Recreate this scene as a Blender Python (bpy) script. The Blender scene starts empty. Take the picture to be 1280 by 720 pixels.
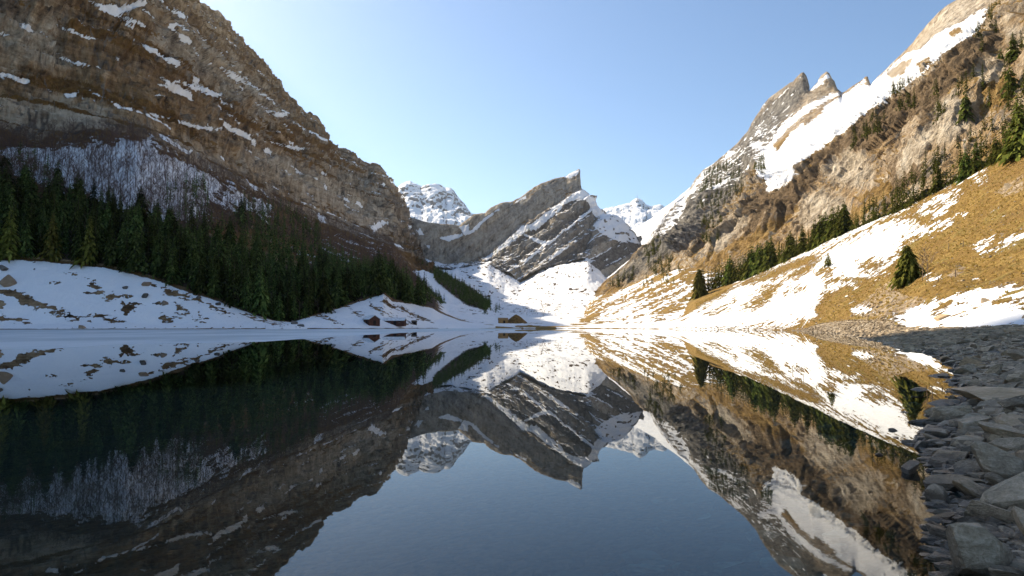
import bpy, bmesh, math, random
import numpy as np
from mathutils import Vector

random.seed(7)
HAZE = 2.2e-5
RG = np.random.default_rng(11)
sc = bpy.context.scene
COL = sc.collection

# ------------------------------------------------------------------ camera model
F = 834.0                       # focal length in pixels of a 1280 wide frame
PIT = math.radians(3.3)
H = 1.5                         # eye height above the water
CP, SP = math.cos(PIT), math.sin(PIT)
SUN_AZ, SUN_EL = math.radians(48), math.radians(36)
SUN = np.array([-math.sin(SUN_AZ)*math.cos(SUN_EL), math.cos(SUN_AZ)*math.cos(SUN_EL), math.sin(SUN_EL)])

def at(px, py, Y):
    px = np.asarray(px, float); py = np.asarray(py, float); Y = np.asarray(Y, float)
    u = (px-640)/F; v = (360-py)/F
    k = Y/(CP-v*SP)
    return np.stack([u*k, Y+0*k, H+(SP+v*CP)*k], -1)

def at_z(px, z, Y):
    px = np.asarray(px, float); Y = np.asarray(Y, float); z = np.asarray(z, float)+0*px
    u = (px-640)/F
    return np.stack([u*(Y*CP+(z-H)*SP), Y+0*px, z], -1)

def proj(P):
    x, y, z = P[..., 0], P[..., 1], P[..., 2]-H
    d = np.maximum(y*CP+z*SP, 1e-3)
    return 640+F*x/d, 360-F*(z*CP-y*SP)/d

# ------------------------------------------------------------------ noise
def pnoise(P, seed=0):
    P = np.asarray(P, np.float32)
    i = np.floor(P); f = P-i
    u = f*f*f*(f*(f*6-15)+10)
    i = i.astype(np.int64)
    out = 0
    for dx in (0, 1):
        wx = u[:, 0] if dx else 1-u[:, 0]
        for dy in (0, 1):
            wy = u[:, 1] if dy else 1-u[:, 1]
            for dz in (0, 1):
                wz = u[:, 2] if dz else 1-u[:, 2]
                h = ((i[:, 0]+dx)*374761393+(i[:, 1]+dy)*668265263+(i[:, 2]+dz)*1440662683+seed*974634777) & 0xffffffff
                h = ((h ^ (h >> 13))*1274126177) & 0xffffffff
                h = ((h ^ (h >> 15))*2246822519) & 0xffffffff
                h = h ^ (h >> 16)
                gx = (h & 1023)/511.5-1; gy = ((h >> 10) & 1023)/511.5-1; gz = ((h >> 20) & 1023)/511.5-1
                out = out+wx*wy*wz*(gx*(f[:, 0]-dx)+gy*(f[:, 1]-dy)+gz*(f[:, 2]-dz))
    return (out*1.35).astype(np.float32)

ROT = np.array([[0.80, 0.36, -0.48], [-0.48, 0.86, -0.16], [0.36, 0.36, 0.86]], np.float32)

def fbm(P, octv=5, seed=0, gain=0.5, ridged=False):
    P = np.asarray(P, np.float32); a = 1.0; s = 0; tot = 0
    for o in range(octv):
        n = pnoise(P, seed+o)
        if ridged: n = 1-2*np.abs(n)
        s = s+a*n; tot += a; a *= gain
        P = (P@ROT.T)*2.03+7.1
    return s/tot

def sstep(a, b, x):
    t = np.clip((x-a)/(b-a), 0, 1); return t*t*(3-2*t)

def pchip_w(x, xi):
    """weights-free monotone cubic: returns function on arrays shaped (n, ...)"""
    x = np.asarray(x, float)
    def ev(y):
        h = np.diff(x).reshape((-1,)+(1,)*(y.ndim-1)); d = np.diff(y, axis=0)/h
        m = np.zeros_like(y)
        m[0], m[-1] = d[0], d[-1]
        a, b = d[:-1], d[1:]
        m[1:-1] = np.where(a*b > 0, 2*a*b/np.where(np.abs(a+b) < 1e-12, 1e-12, a+b), 0)
        k = np.clip(np.searchsorted(x, xi, side='right')-1, 0, len(x)-2)
        hh = (x[k+1]-x[k]); t = (xi-x[k])/hh
        sh = (-1,)+(1,)*(y.ndim-1); t = t.reshape(sh); hh = hh.reshape(sh)
        return ((2*t**3-3*t**2+1)*y[k]+(t**3-2*t**2+t)*hh*m[k]+(-2*t**3+3*t**2)*y[k+1]+(t**3-t**2)*hh*m[k+1])
    return ev

def tab(t, x, smooth=False):
    t = sorted(t); xs = np.array([a for a, b in t], float); ys = np.array([b for a, b in t], float)
    xc = np.clip(x, xs[0], xs[-1])
    if smooth and len(xs) > 2: return pchip_w(xs, xc)(ys)
    return np.interp(xc, xs, ys)

def poly_sd(px, py, pts):
    """signed distance in the plane (px, py), positive inside"""
    pts = np.asarray(pts, float); n = len(pts)
    out = np.full(px.shape, -1e3, np.float32)
    m = 12
    sel = (px > pts[:, 0].min()-m) & (px < pts[:, 0].max()+m) & (py > pts[:, 1].min()-m) & (py < pts[:, 1].max()+m)
    x = px[sel]; y = py[sel]
    if x.size == 0: return out
    d = np.full(x.shape, 1e9); ins = np.zeros(x.shape, bool)
    for k in range(n):
        ax, ay = pts[k]; bx, by = pts[(k+1) % n]
        ex, ey = bx-ax, by-ay
        t = np.clip(((x-ax)*ex+(y-ay)*ey)/max(ex*ex+ey*ey, 1e-9), 0, 1)
        d = np.minimum(d, np.hypot(x-ax-t*ex, y-ay-t*ey))
        if ay != by:
            c = (ay > y) != (by > y)
            ins ^= c & (x < (bx-ax)*(y-ay)/(by-ay)+ax)
    out[sel] = np.where(ins, d, -d)
    return out

def polys(px, py, plist, soft=3.0, rag=None):
    o = np.full(px.shape, -50, np.float32)
    for p in plist:
        o = np.maximum(o, 0.5+poly_sd(px, py, p)/(2*soft))
    if rag is not None: o = o+rag
    return np.clip(o, 0, 1)

def zz(x0, y0, s, pts): return [(x0+a/s, y0+b/s) for a, b in pts]

# ------------------------------------------------------------------ mesh helpers
def mesh_np(name, V, Fq, mat, smooth=True, parent=None, link=True):
    V = np.asarray(V, np.float32); Fq = np.asarray(Fq, np.int32)
    me = bpy.data.meshes.new(name)
    k = Fq.shape[1]
    me.vertices.add(len(V)); me.vertices.foreach_set('co', V.ravel())
    me.loops.add(Fq.size); me.loops.foreach_set('vertex_index', Fq.ravel())
    me.polygons.add(len(Fq)); me.polygons.foreach_set('loop_start', np.arange(0, Fq.size, k, dtype=np.int32))
    me.polygons.foreach_set('use_smooth', np.full(len(Fq), smooth))
    me.update(calc_edges=True)
    if mat: me.materials.append(mat)
    if not link: return me
    o = bpy.data.objects.new(name, me); COL.objects.link(o)
    if parent: o.parent = parent
    return o

def tag(o, label=None, cat=None, group=None, kind=None):
    if label: o['label'] = label
    if cat: o['category'] = cat
    if group: o['group'] = group
    if kind: o['kind'] = kind
    return o

def empty(name, loc, rz=0):
    o = bpy.data.objects.new(name, None); COL.objects.link(o)
    o.location = loc; o.rotation_euler = (0, 0, rz); o.empty_display_size = 0.5
    return o

def copy_thing(root, kids, loc, rz, s):
    r = root.copy(); COL.objects.link(r); r.location = loc; r.rotation_euler = (0, 0, rz); r.scale = (s, s, s) if np.isscalar(s) else s
    for c0 in kids:
        c = c0.copy(); COL.objects.link(c); c.parent = r
    return r

# ------------------------------------------------------------------ node helpers
class NT:
    def __init__(self, name):
        self.m = bpy.data.materials.new(name); self.m.use_nodes = True
        self.t = self.m.node_tree; self.t.nodes.clear()
        self.out = self.t.nodes.new('ShaderNodeOutputMaterial')
    def n(self, ty, **kw):
        nd = self.t.nodes.new(ty)
        for k, v in kw.items():
            if k.startswith('i_'):
                nd.inputs[k[2:].replace('_', ' ')].default_value = v
            else: setattr(nd, k, v)
        return nd
    def l(self, a, b): self.t.links.new(a, b)
    def math(self, op, a, b=0.5, c=None, clamp=False):
        nd = self.n('ShaderNodeMath', operation=op); nd.use_clamp = clamp
        for i, v in enumerate((a, b, c)):
            if v is None: continue
            if isinstance(v, (int, float)): nd.inputs[i].default_value = v
            else: self.l(v, nd.inputs[i])
        return nd.outputs[0]
    def noise(self, vec, scale, detail=6, rough=0.6, dist=0.0):
        nd = self.n('ShaderNodeTexNoise'); nd.inputs['Scale'].default_value = scale
        nd.inputs['Detail'].default_value = detail; nd.inputs['Roughness'].default_value = rough
        nd.inputs['Distortion'].default_value = dist
        self.l(vec, nd.inputs['Vector']); return nd.outputs['Fac']
    def mapping(self, vec, scale=(1, 1, 1), rot=(0, 0, 0)):
        nd = self.n('ShaderNodeMapping'); nd.inputs['Scale'].default_value = scale; nd.inputs['Rotation'].default_value = rot
        self.l(vec, nd.inputs['Vector']); return nd.outputs[0]
    def ramp(self, fac, stops, interp='LINEAR'):
        nd = self.n('ShaderNodeValToRGB'); cr = nd.color_ramp; cr.interpolation = interp
        while len(cr.elements) < len(stops): cr.elements.new(0.5)
        for e, (p, c) in zip(cr.elements, stops):
            e.position = p; e.color = (*c, 1) if len(c) == 3 else c
        self.l(fac, nd.inputs[0]); return nd.outputs[0]
    def mix(self, fac, a, b, mode='MIX'):
        nd = self.n('ShaderNodeMix', data_type='RGBA', blend_type=mode)
        for i, v in ((0, fac), (6, a), (7, b)):
            if isinstance(v, (int, float)): nd.inputs[i].default_value = v
            elif isinstance(v, tuple): nd.inputs[i].default_value = (*v, 1)
            else: self.l(v, nd.inputs[i])
        return nd.outputs[2]
    def smooth(self, v, a, b):
        nd = self.n('ShaderNodeMapRange', interpolation_type='SMOOTHSTEP')
        nd.inputs[1].default_value = a; nd.inputs[2].default_value = b
        self.l(v, nd.inputs[0]); return nd.outputs[0]
    def bsdf(self, col, rough=0.9, spec=0.2, normal=None):
        b = self.n('ShaderNodeBsdfPrincipled')
        if isinstance(col, tuple): b.inputs['Base Color'].default_value = (*col, 1)
        else: self.l(col, b.inputs['Base Color'])
        if isinstance(rough, (int, float)): b.inputs['Roughness'].default_value = rough
        else: self.l(rough, b.inputs['Roughness'])
        b.inputs['Specular IOR Level'].default_value = spec
        if normal is not None: self.l(normal, b.inputs['Normal'])
        self.l(b.outputs[0], self.out.inputs[0]); return b
    def bump(self, h, strength, dist):
        nd = self.n('ShaderNodeBump'); nd.inputs['Strength'].default_value = strength; nd.inputs['Distance'].default_value = dist
        self.l(h, nd.inputs['Height']); return nd.outputs[0]

def terrain_mat(name, unit, rock, grass, scrub=((0.05, 0.033, 0.024), (0.12, 0.08, 0.055)), grain=1.0, bump=1.0, snowcol=(0.89, 0.89, 0.885), k=0.9, lam=(0.0, 0.0, 0.0), lams=(0.16, 0.16, 1.6), fine=0.0, vst=0.28):
    """unit: size in metres of the fine breakup; masks in attribute: R snow, G grass, B scrub"""
    T = NT(name)
    pos = T.n('ShaderNodeTexCoord').outputs['Object']
    at_ = T.n('ShaderNodeAttribute'); at_.attribute_name = 'mask'
    sep = T.n('ShaderNodeSeparateColor'); T.l(at_.outputs['Color'], sep.inputs[0])
    R, G, B = sep.outputs[0], sep.outputs[1], sep.outputs[2]
    nf = T.noise(pos, 1/unit, 6, 0.65)
    nm = T.noise(pos, 0.25/unit, 6, 0.6)
    nb = T.noise(pos, 0.045/unit, 5, 0.6)
    nv = T.noise(T.mapping(pos, (1, 1, vst)), 0.5/unit, 7, 0.68, 0.4)
    lm = T.noise(T.mapping(T.mapping(pos, (1, 1, 1), lam), lams), 0.42/unit, 8, 0.72, 0.15)
    tone = T.math('ADD', T.math('ADD', T.math('MULTIPLY', nv, 0.46), T.math('MULTIPLY', lm, 0.32)), T.math('MULTIPLY', nf, 0.22))
    rc = T.ramp(tone, [(0.395, rock[0]), (0.45, rock[1]), (0.52, rock[2]), (0.595, rock[3])])
    warm = T.smooth(nb, 0.46, 0.62)
    rc = T.mix(T.math('MULTIPLY', warm, 0.55), rc, T.mix(nm, rock[4], rock[5]))
    a2 = T.n('ShaderNodeAttribute'); a2.attribute_name = 'rock_tone'; s2 = T.n('ShaderNodeSeparateColor'); T.l(a2.outputs['Color'], s2.inputs[0])
    crk = tone
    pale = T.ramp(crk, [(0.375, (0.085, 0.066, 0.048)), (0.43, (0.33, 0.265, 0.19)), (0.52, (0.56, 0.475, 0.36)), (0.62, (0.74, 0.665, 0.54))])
    dark = T.ramp(crk, [(0.385, (0.04, 0.036, 0.032)), (0.45, (0.12, 0.109, 0.095)), (0.53, (0.235, 0.215, 0.185)), (0.62, (0.38, 0.35, 0.305))])
    rc = T.mix(s2.outputs[0], rc, pale); rc = T.mix(s2.outputs[1], rc, dark)
    gc = T.ramp(T.math('ADD', T.math('MULTIPLY', nf, 0.5), T.math('MULTIPLY', nm, 0.5)), [(0.32, grass[0]), (0.5, grass[1]), (0.66, grass[2])])
    scb = T.mix(T.smooth(nf, 0.35, 0.65), scrub[0], scrub[1])
    jit = T.math('MULTIPLY', T.math('SUBTRACT', T.math('ADD', T.math('MULTIPLY', nf, 0.55), T.math('MULTIPLY', nm, 0.45)), 0.5), k*2)
    if fine > 0:
        ng = T.noise(pos, 5.0/unit, 5, 0.7)
        jit = T.math('ADD', jit, T.math('MULTIPLY', T.math('SUBTRACT', ng, 0.5), fine))
        gc = T.mix(T.smooth(ng, 0.60, 0.38), gc, T.mix(0.5, gc, (0.10, 0.06, 0.02)))
        gc = T.mix(T.math('MULTIPLY', T.smooth(nb, 0.47, 0.60), 0.65), gc, (0.24, 0.145, 0.05)); gc = T.mix(T.math('MULTIPLY', T.smooth(T.noise(pos, 0.13/unit, 5, 0.65), 0.52, 0.66), 0.55), gc, (0.27, 0.225, 0.07))
    fg = T.smooth(T.math('ADD', G, jit), 0.40, 0.60)
    fb = T.smooth(T.math('ADD', B, jit), 0.38, 0.62)
    fs = T.smooth(T.math('ADD', R, jit), 0.45, 0.55)
    c = T.mix(fg, rc, gc); c = T.mix(fb, c, scb)
    c = T.mix(T.smooth(T.math('ADD', R, jit), 0.28, 0.5), c, T.mix(0.6, c, (0.10, 0.075, 0.05)))
    sn = T.mix(T.smooth(nm, 0.35, 0.7), (snowcol[0]*0.94, snowcol[1]*0.95, snowcol[2]*0.97), snowcol)
    c = T.mix(fs, c, sn)
    hgt = T.math('ADD', T.math('ADD', T.math('MULTIPLY', nf, 0.7), T.math('MULTIPLY', nv, 1.2)), T.math('MULTIPLY', lm, 0.8))
    hgt = T.math('MULTIPLY', hgt, T.math('SUBTRACT', 1.12, fs))
    nrm = T.bump(hgt, 0.9*bump, unit*1.3)
    T.bsdf(c, 0.92, 0.12, nrm)
    return T.m

# palettes (linear)
ROCK_GREY = ((0.10, 0.09, 0.08), (0.25, 0.228, 0.20), (0.38, 0.35, 0.305), (0.52, 0.485, 0.43), (0.29, 0.22, 0.145), (0.43, 0.34, 0.23))
ROCK_BROWN = ((0.03, 0.022, 0.016), (0.165, 0.102, 0.052), (0.37, 0.25, 0.135), (0.62, 0.46, 0.285), (0.16, 0.088, 0.036), (0.31, 0.185, 0.08))
ROCK_WARM = ((0.07, 0.052, 0.034), (0.28, 0.205, 0.13), (0.46, 0.355, 0.24), (0.66, 0.56, 0.42), (0.30, 0.175, 0.066), (0.46, 0.30, 0.125))
ROCK_FAR = ((0.09, 0.09, 0.095), (0.19, 0.185, 0.18), (0.28, 0.275, 0.27), (0.36, 0.355, 0.35), (0.22, 0.20, 0.17), (0.3, 0.27, 0.23))
GRASS_BROWN = ((0.07, 0.038, 0.015), (0.19, 0.105, 0.036), (0.31, 0.185, 0.066))
GRASS_OCHRE = ((0.17, 0.10, 0.03), (0.36, 0.225, 0.062), (0.52, 0.355, 0.12))
GRASS_OLIVE = ((0.03, 0.025, 0.01), (0.085, 0.065, 0.022), (0.14, 0.105, 0.04))

# ------------------------------------------------------------------ loft terrain
SURF = {}
def loft(key, cols, rows, subs, amp, disp, masks, mat, name='mountain'):
    """cols: fine px columns; rows: list of (mode, valuetable, Ytable); subs: fine steps per row gap; amp: displacement (m) per row"""
    cols = np.asarray(cols, float)
    ctrl = []
    for mode, vt, yt in rows:
        if mode == 'off':           # offset of the previous row in metres
            ctrl.append(ctrl[-1]+np.asarray(vt)[None, :]); continue
        Y = tab(yt, cols, True)
        v = tab(vt, cols)
        ctrl.append(at(cols, v, Y) if mode == 'py' else at_z(cols, v, Y))
    ctrl = np.stack(ctrl, 0)
    t = np.concatenate([np.linspace(i, i+1, s, endpoint=False) for i, s in enumerate(subs)]+[[len(subs)]])
    P = pchip_w(np.arange(len(rows)), t)(ctrl)
    A = np.interp(t, np.arange(len(rows)), amp)[:, None]*np.ones((1, len(cols)))
    def normals(P):
        du = np.gradient(P, axis=1); dv = np.gradient(P, axis=0)
        n = np.cross(du, dv); n /= np.linalg.norm(n, axis=-1, keepdims=True)+1e-9
        return n
    N = normals(P)
    N = N*np.where(N[..., 2:3] < -0.2, -1, 1)
    px0, py0 = proj(P)
    D = disp(P.reshape(-1, 3), np.repeat(t, len(cols)), px0.ravel(), py0.ravel()).reshape(A.shape)*A
    P = P+N*D[..., None]
    N = normals(P)
    px, py = proj(P)
    m = masks(P.reshape(-1, 3), N[..., 2].ravel(), np.repeat(t, len(cols)), px.ravel(), py.ravel())
    nr, nc = P.shape[:2]
    idx = np.arange(nr*nc).reshape(nr, nc)
    Fq = np.stack([idx[:-1, :-1], idx[:-1, 1:], idx[1:, 1:], idx[1:, :-1]], -1).reshape(-1, 4)
    o = mesh_np(name, P.reshape(-1, 3), Fq, mat)
    ca = o.data.color_attributes.new('mask', 'FLOAT_COLOR', 'POINT')
    C = np.ones((nr*nc, 4), np.float32); C[:, :3] = np.clip(m[:, :3], 0, 1)
    ca.data.foreach_set('color', C.ravel())
    if m.shape[1] > 3:
        cb = o.data.color_attributes.new('rock_tone', 'FLOAT_COLOR', 'POINT'); C[:, :2] = np.clip(m[:, 3:5], 0, 1); cb.data.foreach_set('color', C.ravel())
    tag(o, kind='structure')
    SURF[key] = dict(m=m, P=P.reshape(-1, 3), px=px.ravel(), py=py.ravel(), t=np.repeat(t, nc), N=N.reshape(-1, 3))
    return o

def cols_range(*segs):
    out = []
    for a, b, st in segs: out += list(np.arange(a, b, st))
    return out

def hsh(k): return np.abs(np.sin(k*12.9898+1.7)*43758.5453) % 1
def phase(P, n, period, seed, warp=0.35):
    n = np.asarray(n, float); n = n/np.linalg.norm(n)
    s = P@n/period+warp*fbm(P/(period*5), 3, seed)+0.16*pnoise(P/(period*1.3), seed+5)+0.05*pnoise(P/(period*0.3), seed+6)
    k = np.floor(s); return s-k, k
def layers(P, n, period, seed, warp=0.35):
    """bedding as seen on the face: (ledge, tone, crack)"""
    f, k = phase(P, n, period, seed, warp)
    run = fbm(P/(period*1.6), 3, seed+70)
    ledge = sstep(0.76, 0.82, f)*sstep(1.0, 0.96, f)*sstep(-0.12, 0.1, run+0.5*(hsh(k+3.3)-0.62))
    foot = sstep(0.30, 0.0, f)
    cr = np.abs(fbm(P*np.array([1, 1, 0.22])/(period*0.55), 3, seed+80, 0.5))
    crack = sstep(0.045, 0.012, cr)*sstep(-0.1, 0.15, pnoise(P/(period*1.2), seed+90))
    return ledge, foot, hsh(k+seed), crack
def strata(P, n, period, seed, warp=0.35, drop=0.22):
    n = np.asarray(n, float); n = n/np.linalg.norm(n)
    f, k = phase(P, n, period, seed, warp)
    a = 0.45+0.55*hsh(k+seed*7.1)
    saw = np.where(f < 1-drop, f/(1-drop), (1-f)/drop)-0.5
    return saw*a

def rocky(P, L, seed, vert=0.35):
    Q = P+L*0.16*np.stack([pnoise(P/(L*0.5), seed+50), pnoise(P/(L*0.5), seed+51), 0.5*pnoise(P/(L*0.5), seed+52)], -1)
    a = fbm(Q/L, 5, seed)
    b = fbm(Q*np.array([1, 1, vert])/(L*0.40), 6, seed+20, 0.58, True)
    c = np.abs(pnoise(Q*np.array([1, 1, 0.6])/(L*0.13), seed+40))+0.5*np.abs(pnoise(Q/(L*0.06), seed+41))
    return 0.9*a+0.85*(b-0.2)-0.26*(c-0.3)

def crag(P, L, seed, vert=0.4):
    Q = P+L*0.18*np.stack([fbm(P/(L*0.6), 2, seed+60), fbm(P/(L*0.6), 2, seed+61), 0.4*pnoise(P/(L*0.6), seed+62)], -1)
    b = fbm(Q*np.array([1, 1, vert])/L, 7, seed, 0.54, True)
    b2 = np.abs(fbm(Q*np.array([1, 1, 0.5])/(L*0.42), 5, seed+30, 0.5))
    return 1.35*(b-0.12)-0.8*(b2-0.16)

def cellv(P, seed):
    i = np.floor(P).astype(np.int64)
    h = (i[:, 0]*374761393+i[:, 1]*668265263+i[:, 2]*1440662683+seed*974634777) & 0xffffffff
    h = ((h ^ (h >> 13))*1274126177) & 0xffffffff
    return ((h ^ (h >> 16)) & 65535)/32767.5-1

def blocks(P, size, seed, vert=0.55, warp=0.55):
    """broken rock: offset blocks with sharp warped edges"""
    Q = P/size
    W = np.stack([fbm(Q*0.9, 3, seed), fbm(Q*0.9, 3, seed+9), fbm(Q*0.9, 3, seed+17)], -1)*warp*2.2
    R3 = np.array([[0.82, 0.42, 0.38], [-0.5, 0.85, 0.15], [-0.26, -0.31, 0.91]])
    Q = (Q+W)@R3.T*np.array([1, 1, vert])
    return cellv(Q, seed)+0.55*cellv(Q*2.3+3.7, seed+1)+0.3*cellv(Q*5.1+1.3, seed+2)

# ---------------- left mountain
COL_L = cols_range((-2400, -1000, 100), (-1000, -200, 25), (-200, -20, 4), (-20, 620, 0.95))
shoreL = [(-2400, 72), (-1000, 140), (-500, 200), (-220, 255), (-60, 305), (0, 330), (60, 338), (130, 348), (200, 358), (260, 366), (330, 378), (400, 398), (450, 412), (490, 432), (520, 470), (552, 500), (620, 515)]
baseL_py = [(-220, 300), (-60, 316), (0, 322), (60, 327), (130, 334), (165, 342), (200, 352), (260, 372), (300, 387), (340, 401), (365, 404), (383, 398), (424, 385), (460, 373), (479, 367), (491, 377), (524, 382), (540, 385), (552, 392), (575, 401), (600, 405), (620, 407)]
baseL_Y = [(-2400, 105), (-1000, 195), (-500, 270), (-220, 330), (-60, 385), (0, 400), (60, 405), (130, 408), (200, 408), (260, 408), (300, 410), (340, 415), (383, 430), (424, 465), (460, 505), (490, 530), (524, 590), (552, 620), (580, 600), (620, 570)]
cliffL_py = [(-2400, -500), (-1000, -160), (-500, 10), (-220, 100), (-60, 155), (0, 165), (60, 172), (130, 165), (170, 160), (200, 178), (260, 212), (330, 243), (400, 272), (450, 290), (490, 302), (520, 338), (545, 366), (560, 386), (575, 397), (600, 404), (620, 406.6)]
cliffL_Y = [(-2400, 140), (-1000, 290), (-500, 400), (-220, 480), (-60, 570), (0, 600), (130, 650), (200, 700), (260, 800), (330, 960), (400, 1180), (450, 1350), (490, 1450), (520, 1400), (552, 1100), (575, 760), (620, 600)]
ridgeL_py = [(-2400, -2300), (-1000, -1050), (-500, -620), (-330, -530), (-215, -455), (-140, -392), (-118, -300), (-60, -235), (0, -190), (60, -140), (130, -80), (200, -18), (217, 0), (232, 15), (250, 27), (262, 36), (280, 55), (300, 75), (318, 92), (330, 106), (345, 125), (358, 133), (370, 147), (384, 152), (400, 180), (412, 190), (430, 196), (441, 203), (450, 212), (462, 211), (469, 214), (476, 224), (482, 233), (488, 242), (492, 250), (496, 268), (505, 292), (520, 322), (535, 352), (545, 364), (552, 376), (560, 384), (575, 396), (600, 403.6), (620, 406.4)]  # unseen part left of frame is shaped and notched to steer its shadow
ridgeL_Y = [(-2400, 260), (-1000, 420), (-500, 560), (-220, 680), (-60, 800), (0, 850), (60, 940), (130, 1060), (200, 1230), (260, 1425), (330, 1750), (400, 2000), (450, 2200), (490, 2200), (520, 1850), (552, 1250), (575, 820), (620, 620)]
midL_py = [(a, b) for a, b in zip(*[np.linspace(-2400, 552, 60)]*2)]
_x = np.array(cols_range((-2400, 0, 100), (0, 620, 10))+[620])
midL_py = list(zip(_x, tab(cliffL_py, _x)*0.52+tab(ridgeL_py, _x)*0.48))
midL_Y = list(zip(_x, tab(cliffL_Y, _x, True)*0.62+tab(ridgeL_Y, _x, True)*0.38))
midF_py = list(zip(_x, tab(baseL_py, _x)*0.55+tab(cliffL_py, _x)*0.45))
midF_Y = list(zip(_x, tab(baseL_Y, _x, True)*0.58+tab(cliffL_Y, _x, True)*0.42))
shoreL2 = [(a, b+14) for a, b in shoreL]

GRASS_PATCH_L = [
 [(0, 360), (12, 362), (35, 370), (64, 381.6), (80, 388.4), (64, 388.4), (41, 383.6), (25, 383.6), (23, 376), (12, 370), (-30, 370), (-40, 355)],
 [(-20, 376), (0, 376), (8, 380), (6, 386), (-20, 387)], [(-30, 395), (4, 394), (25, 399), (43, 401), (25, 402.5), (-30, 402.5)],
 [(104, 349.6), (117, 352.5), (134, 361), (118.5, 362.2), (109, 356.4)], [(103, 364), (117, 364), (120.5, 367), (111, 368)],
 [(128, 372), (140, 368), (165, 369), (163, 372), (136, 375.8)], [(153.5, 375.8), (161, 376.8), (169, 379.7), (167, 387.5), (155.5, 387.5), (151.6, 381.6)],
 [(56, 390.5), (80, 392), (110, 393), (140, 394), (110, 395.5), (105, 397), (80, 394.5), (70, 394.5)], [(85.5, 402), (95, 397.5), (113, 401)], [(132, 398), (155, 402.5), (140, 401)],
 [(200, 357), (215, 362), (250, 373), (250, 377), (225, 373), (205, 366)], [(253, 378), (270, 383), (296, 395.5), (285, 394), (262, 384)], [(220, 380), (235, 387), (247, 392), (235, 391), (224, 386)],
 [(302, 389), (315, 392), (329, 398), (318, 398)], [(329, 400), (345, 403), (356, 407), (340, 406)], [(200, 396), (212, 397), (217, 403), (202, 403)], [(244, 399), (262, 404), (248, 402)],
 [(170, 379), (190, 378), (205, 377), (205, 380), (175, 381.5)], [(185, 352), (200, 357), (222, 367), (215, 368), (195, 360)], [(78, 342), (95, 343), (96, 346), (84, 345)], [(62, 353), (76, 352), (75, 355)], [(200, 394.5), (230, 395), (267, 397), (230, 397)],
 [(393, 392), (405, 394), (430, 405), (420, 404)], [(432, 382), (445, 390), (462, 400), (452, 398), (440, 391)], [(462, 378), (480, 388), (505, 402), (520, 407), (500, 404), (478, 393), (464, 384)],
 [(495, 380), (515, 390), (540, 402), (528, 400), (505, 390)], [(480, 372), (492, 380), (497, 388), (488, 385), (478, 378)]]
SNOW_L = [
 [(0, 182), (60, 182), (100, 177), (150, 170), (185, 169), (215, 190), (255, 212), (285, 232), (262, 262), (258, 281), (200, 281), (150, 264), (110, 244), (60, 238), (0, 214)],
 [(285, 230), (320, 245), (345, 262), (330, 275), (290, 262), (262, 255)], [(205, 262), (255, 265), (262, 280), (222, 283)],
 [(110, 0), (135, 6), (150, 9), (165, 3), (182, 0), (183, 5), (160, 14), (150, 17), (165, 24), (185, 33), (190, 37), (175, 33), (150, 22), (130, 15)],
 [(216, 11), (225, 14), (238, 25), (225, 21)], [(215, 29), (228, 32), (237, 39), (220, 34)], [(0, 91), (15, 92), (40, 102), (30, 104), (15, 100), (0, 97)], [(76, 117), (98, 115), (95, 121), (82, 121)],
 [(155, 134), (165, 136), (183, 144), (168, 140)], [(187, 142), (213, 148), (190, 146)], [(218, 150), (240, 155), (277, 160), (268, 164), (240, 159)], [(195, 105), (220, 110), (242, 121), (225, 117)],
 [(212, 98), (240, 106), (283, 119), (270, 121), (240, 112)], [(272, 82), (290, 89), (325, 112), (310, 107), (285, 95)], [(332, 137), (357, 142), (355, 147), (335, 141)], [(340, 178), (365, 182), (388, 186), (370, 187)],
 [(293, 164), (322, 169), (310, 170)], [(462, 283), (478, 275), (484, 279), (468, 289)], [(395, 268), (405, 270), (408, 278), (400, 276)], [(383, 240), (390, 243), (391, 250)], [(112, 113), (130, 121), (125, 122)], [(140, 127), (152, 133), (148, 135)]]

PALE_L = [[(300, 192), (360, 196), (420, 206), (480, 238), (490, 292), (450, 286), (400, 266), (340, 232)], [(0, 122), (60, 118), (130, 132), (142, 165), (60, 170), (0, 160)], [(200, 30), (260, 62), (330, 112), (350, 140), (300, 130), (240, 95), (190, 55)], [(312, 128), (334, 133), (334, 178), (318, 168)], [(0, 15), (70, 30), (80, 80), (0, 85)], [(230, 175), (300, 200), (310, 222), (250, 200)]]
BROWN_L = [[(90, 20), (190, 45), (250, 100), (330, 150), (440, 205), (420, 222), (330, 195), (230, 172), (150, 132), (60, 110), (40, 60)], [(0, 98), (90, 118), (60, 126), (0, 120)], [(370, 225), (430, 240), (440, 270), (400, 262)]]
def disp_L(P, t, px, py):
    d = rocky(P, 150, 1)
    w = sstep(2.9, 3.3, t)
    st = strata(P, (0.10, 0.02, 1), 46, 3, drop=0.17)*2.5+strata(P, (0.10, 0.02, 1), 17, 9, drop=0.17)*0.9
    bl = blocks(P, 48, 5, 0.45)*0.16
    cg = crag(P, 95, 6, 0.38)
    return (d*(0.75-0.2*w)+w*(st*0.85+bl*1.3+cg*0.75))*(1-0.94*sstep(525, 570, px))

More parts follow.
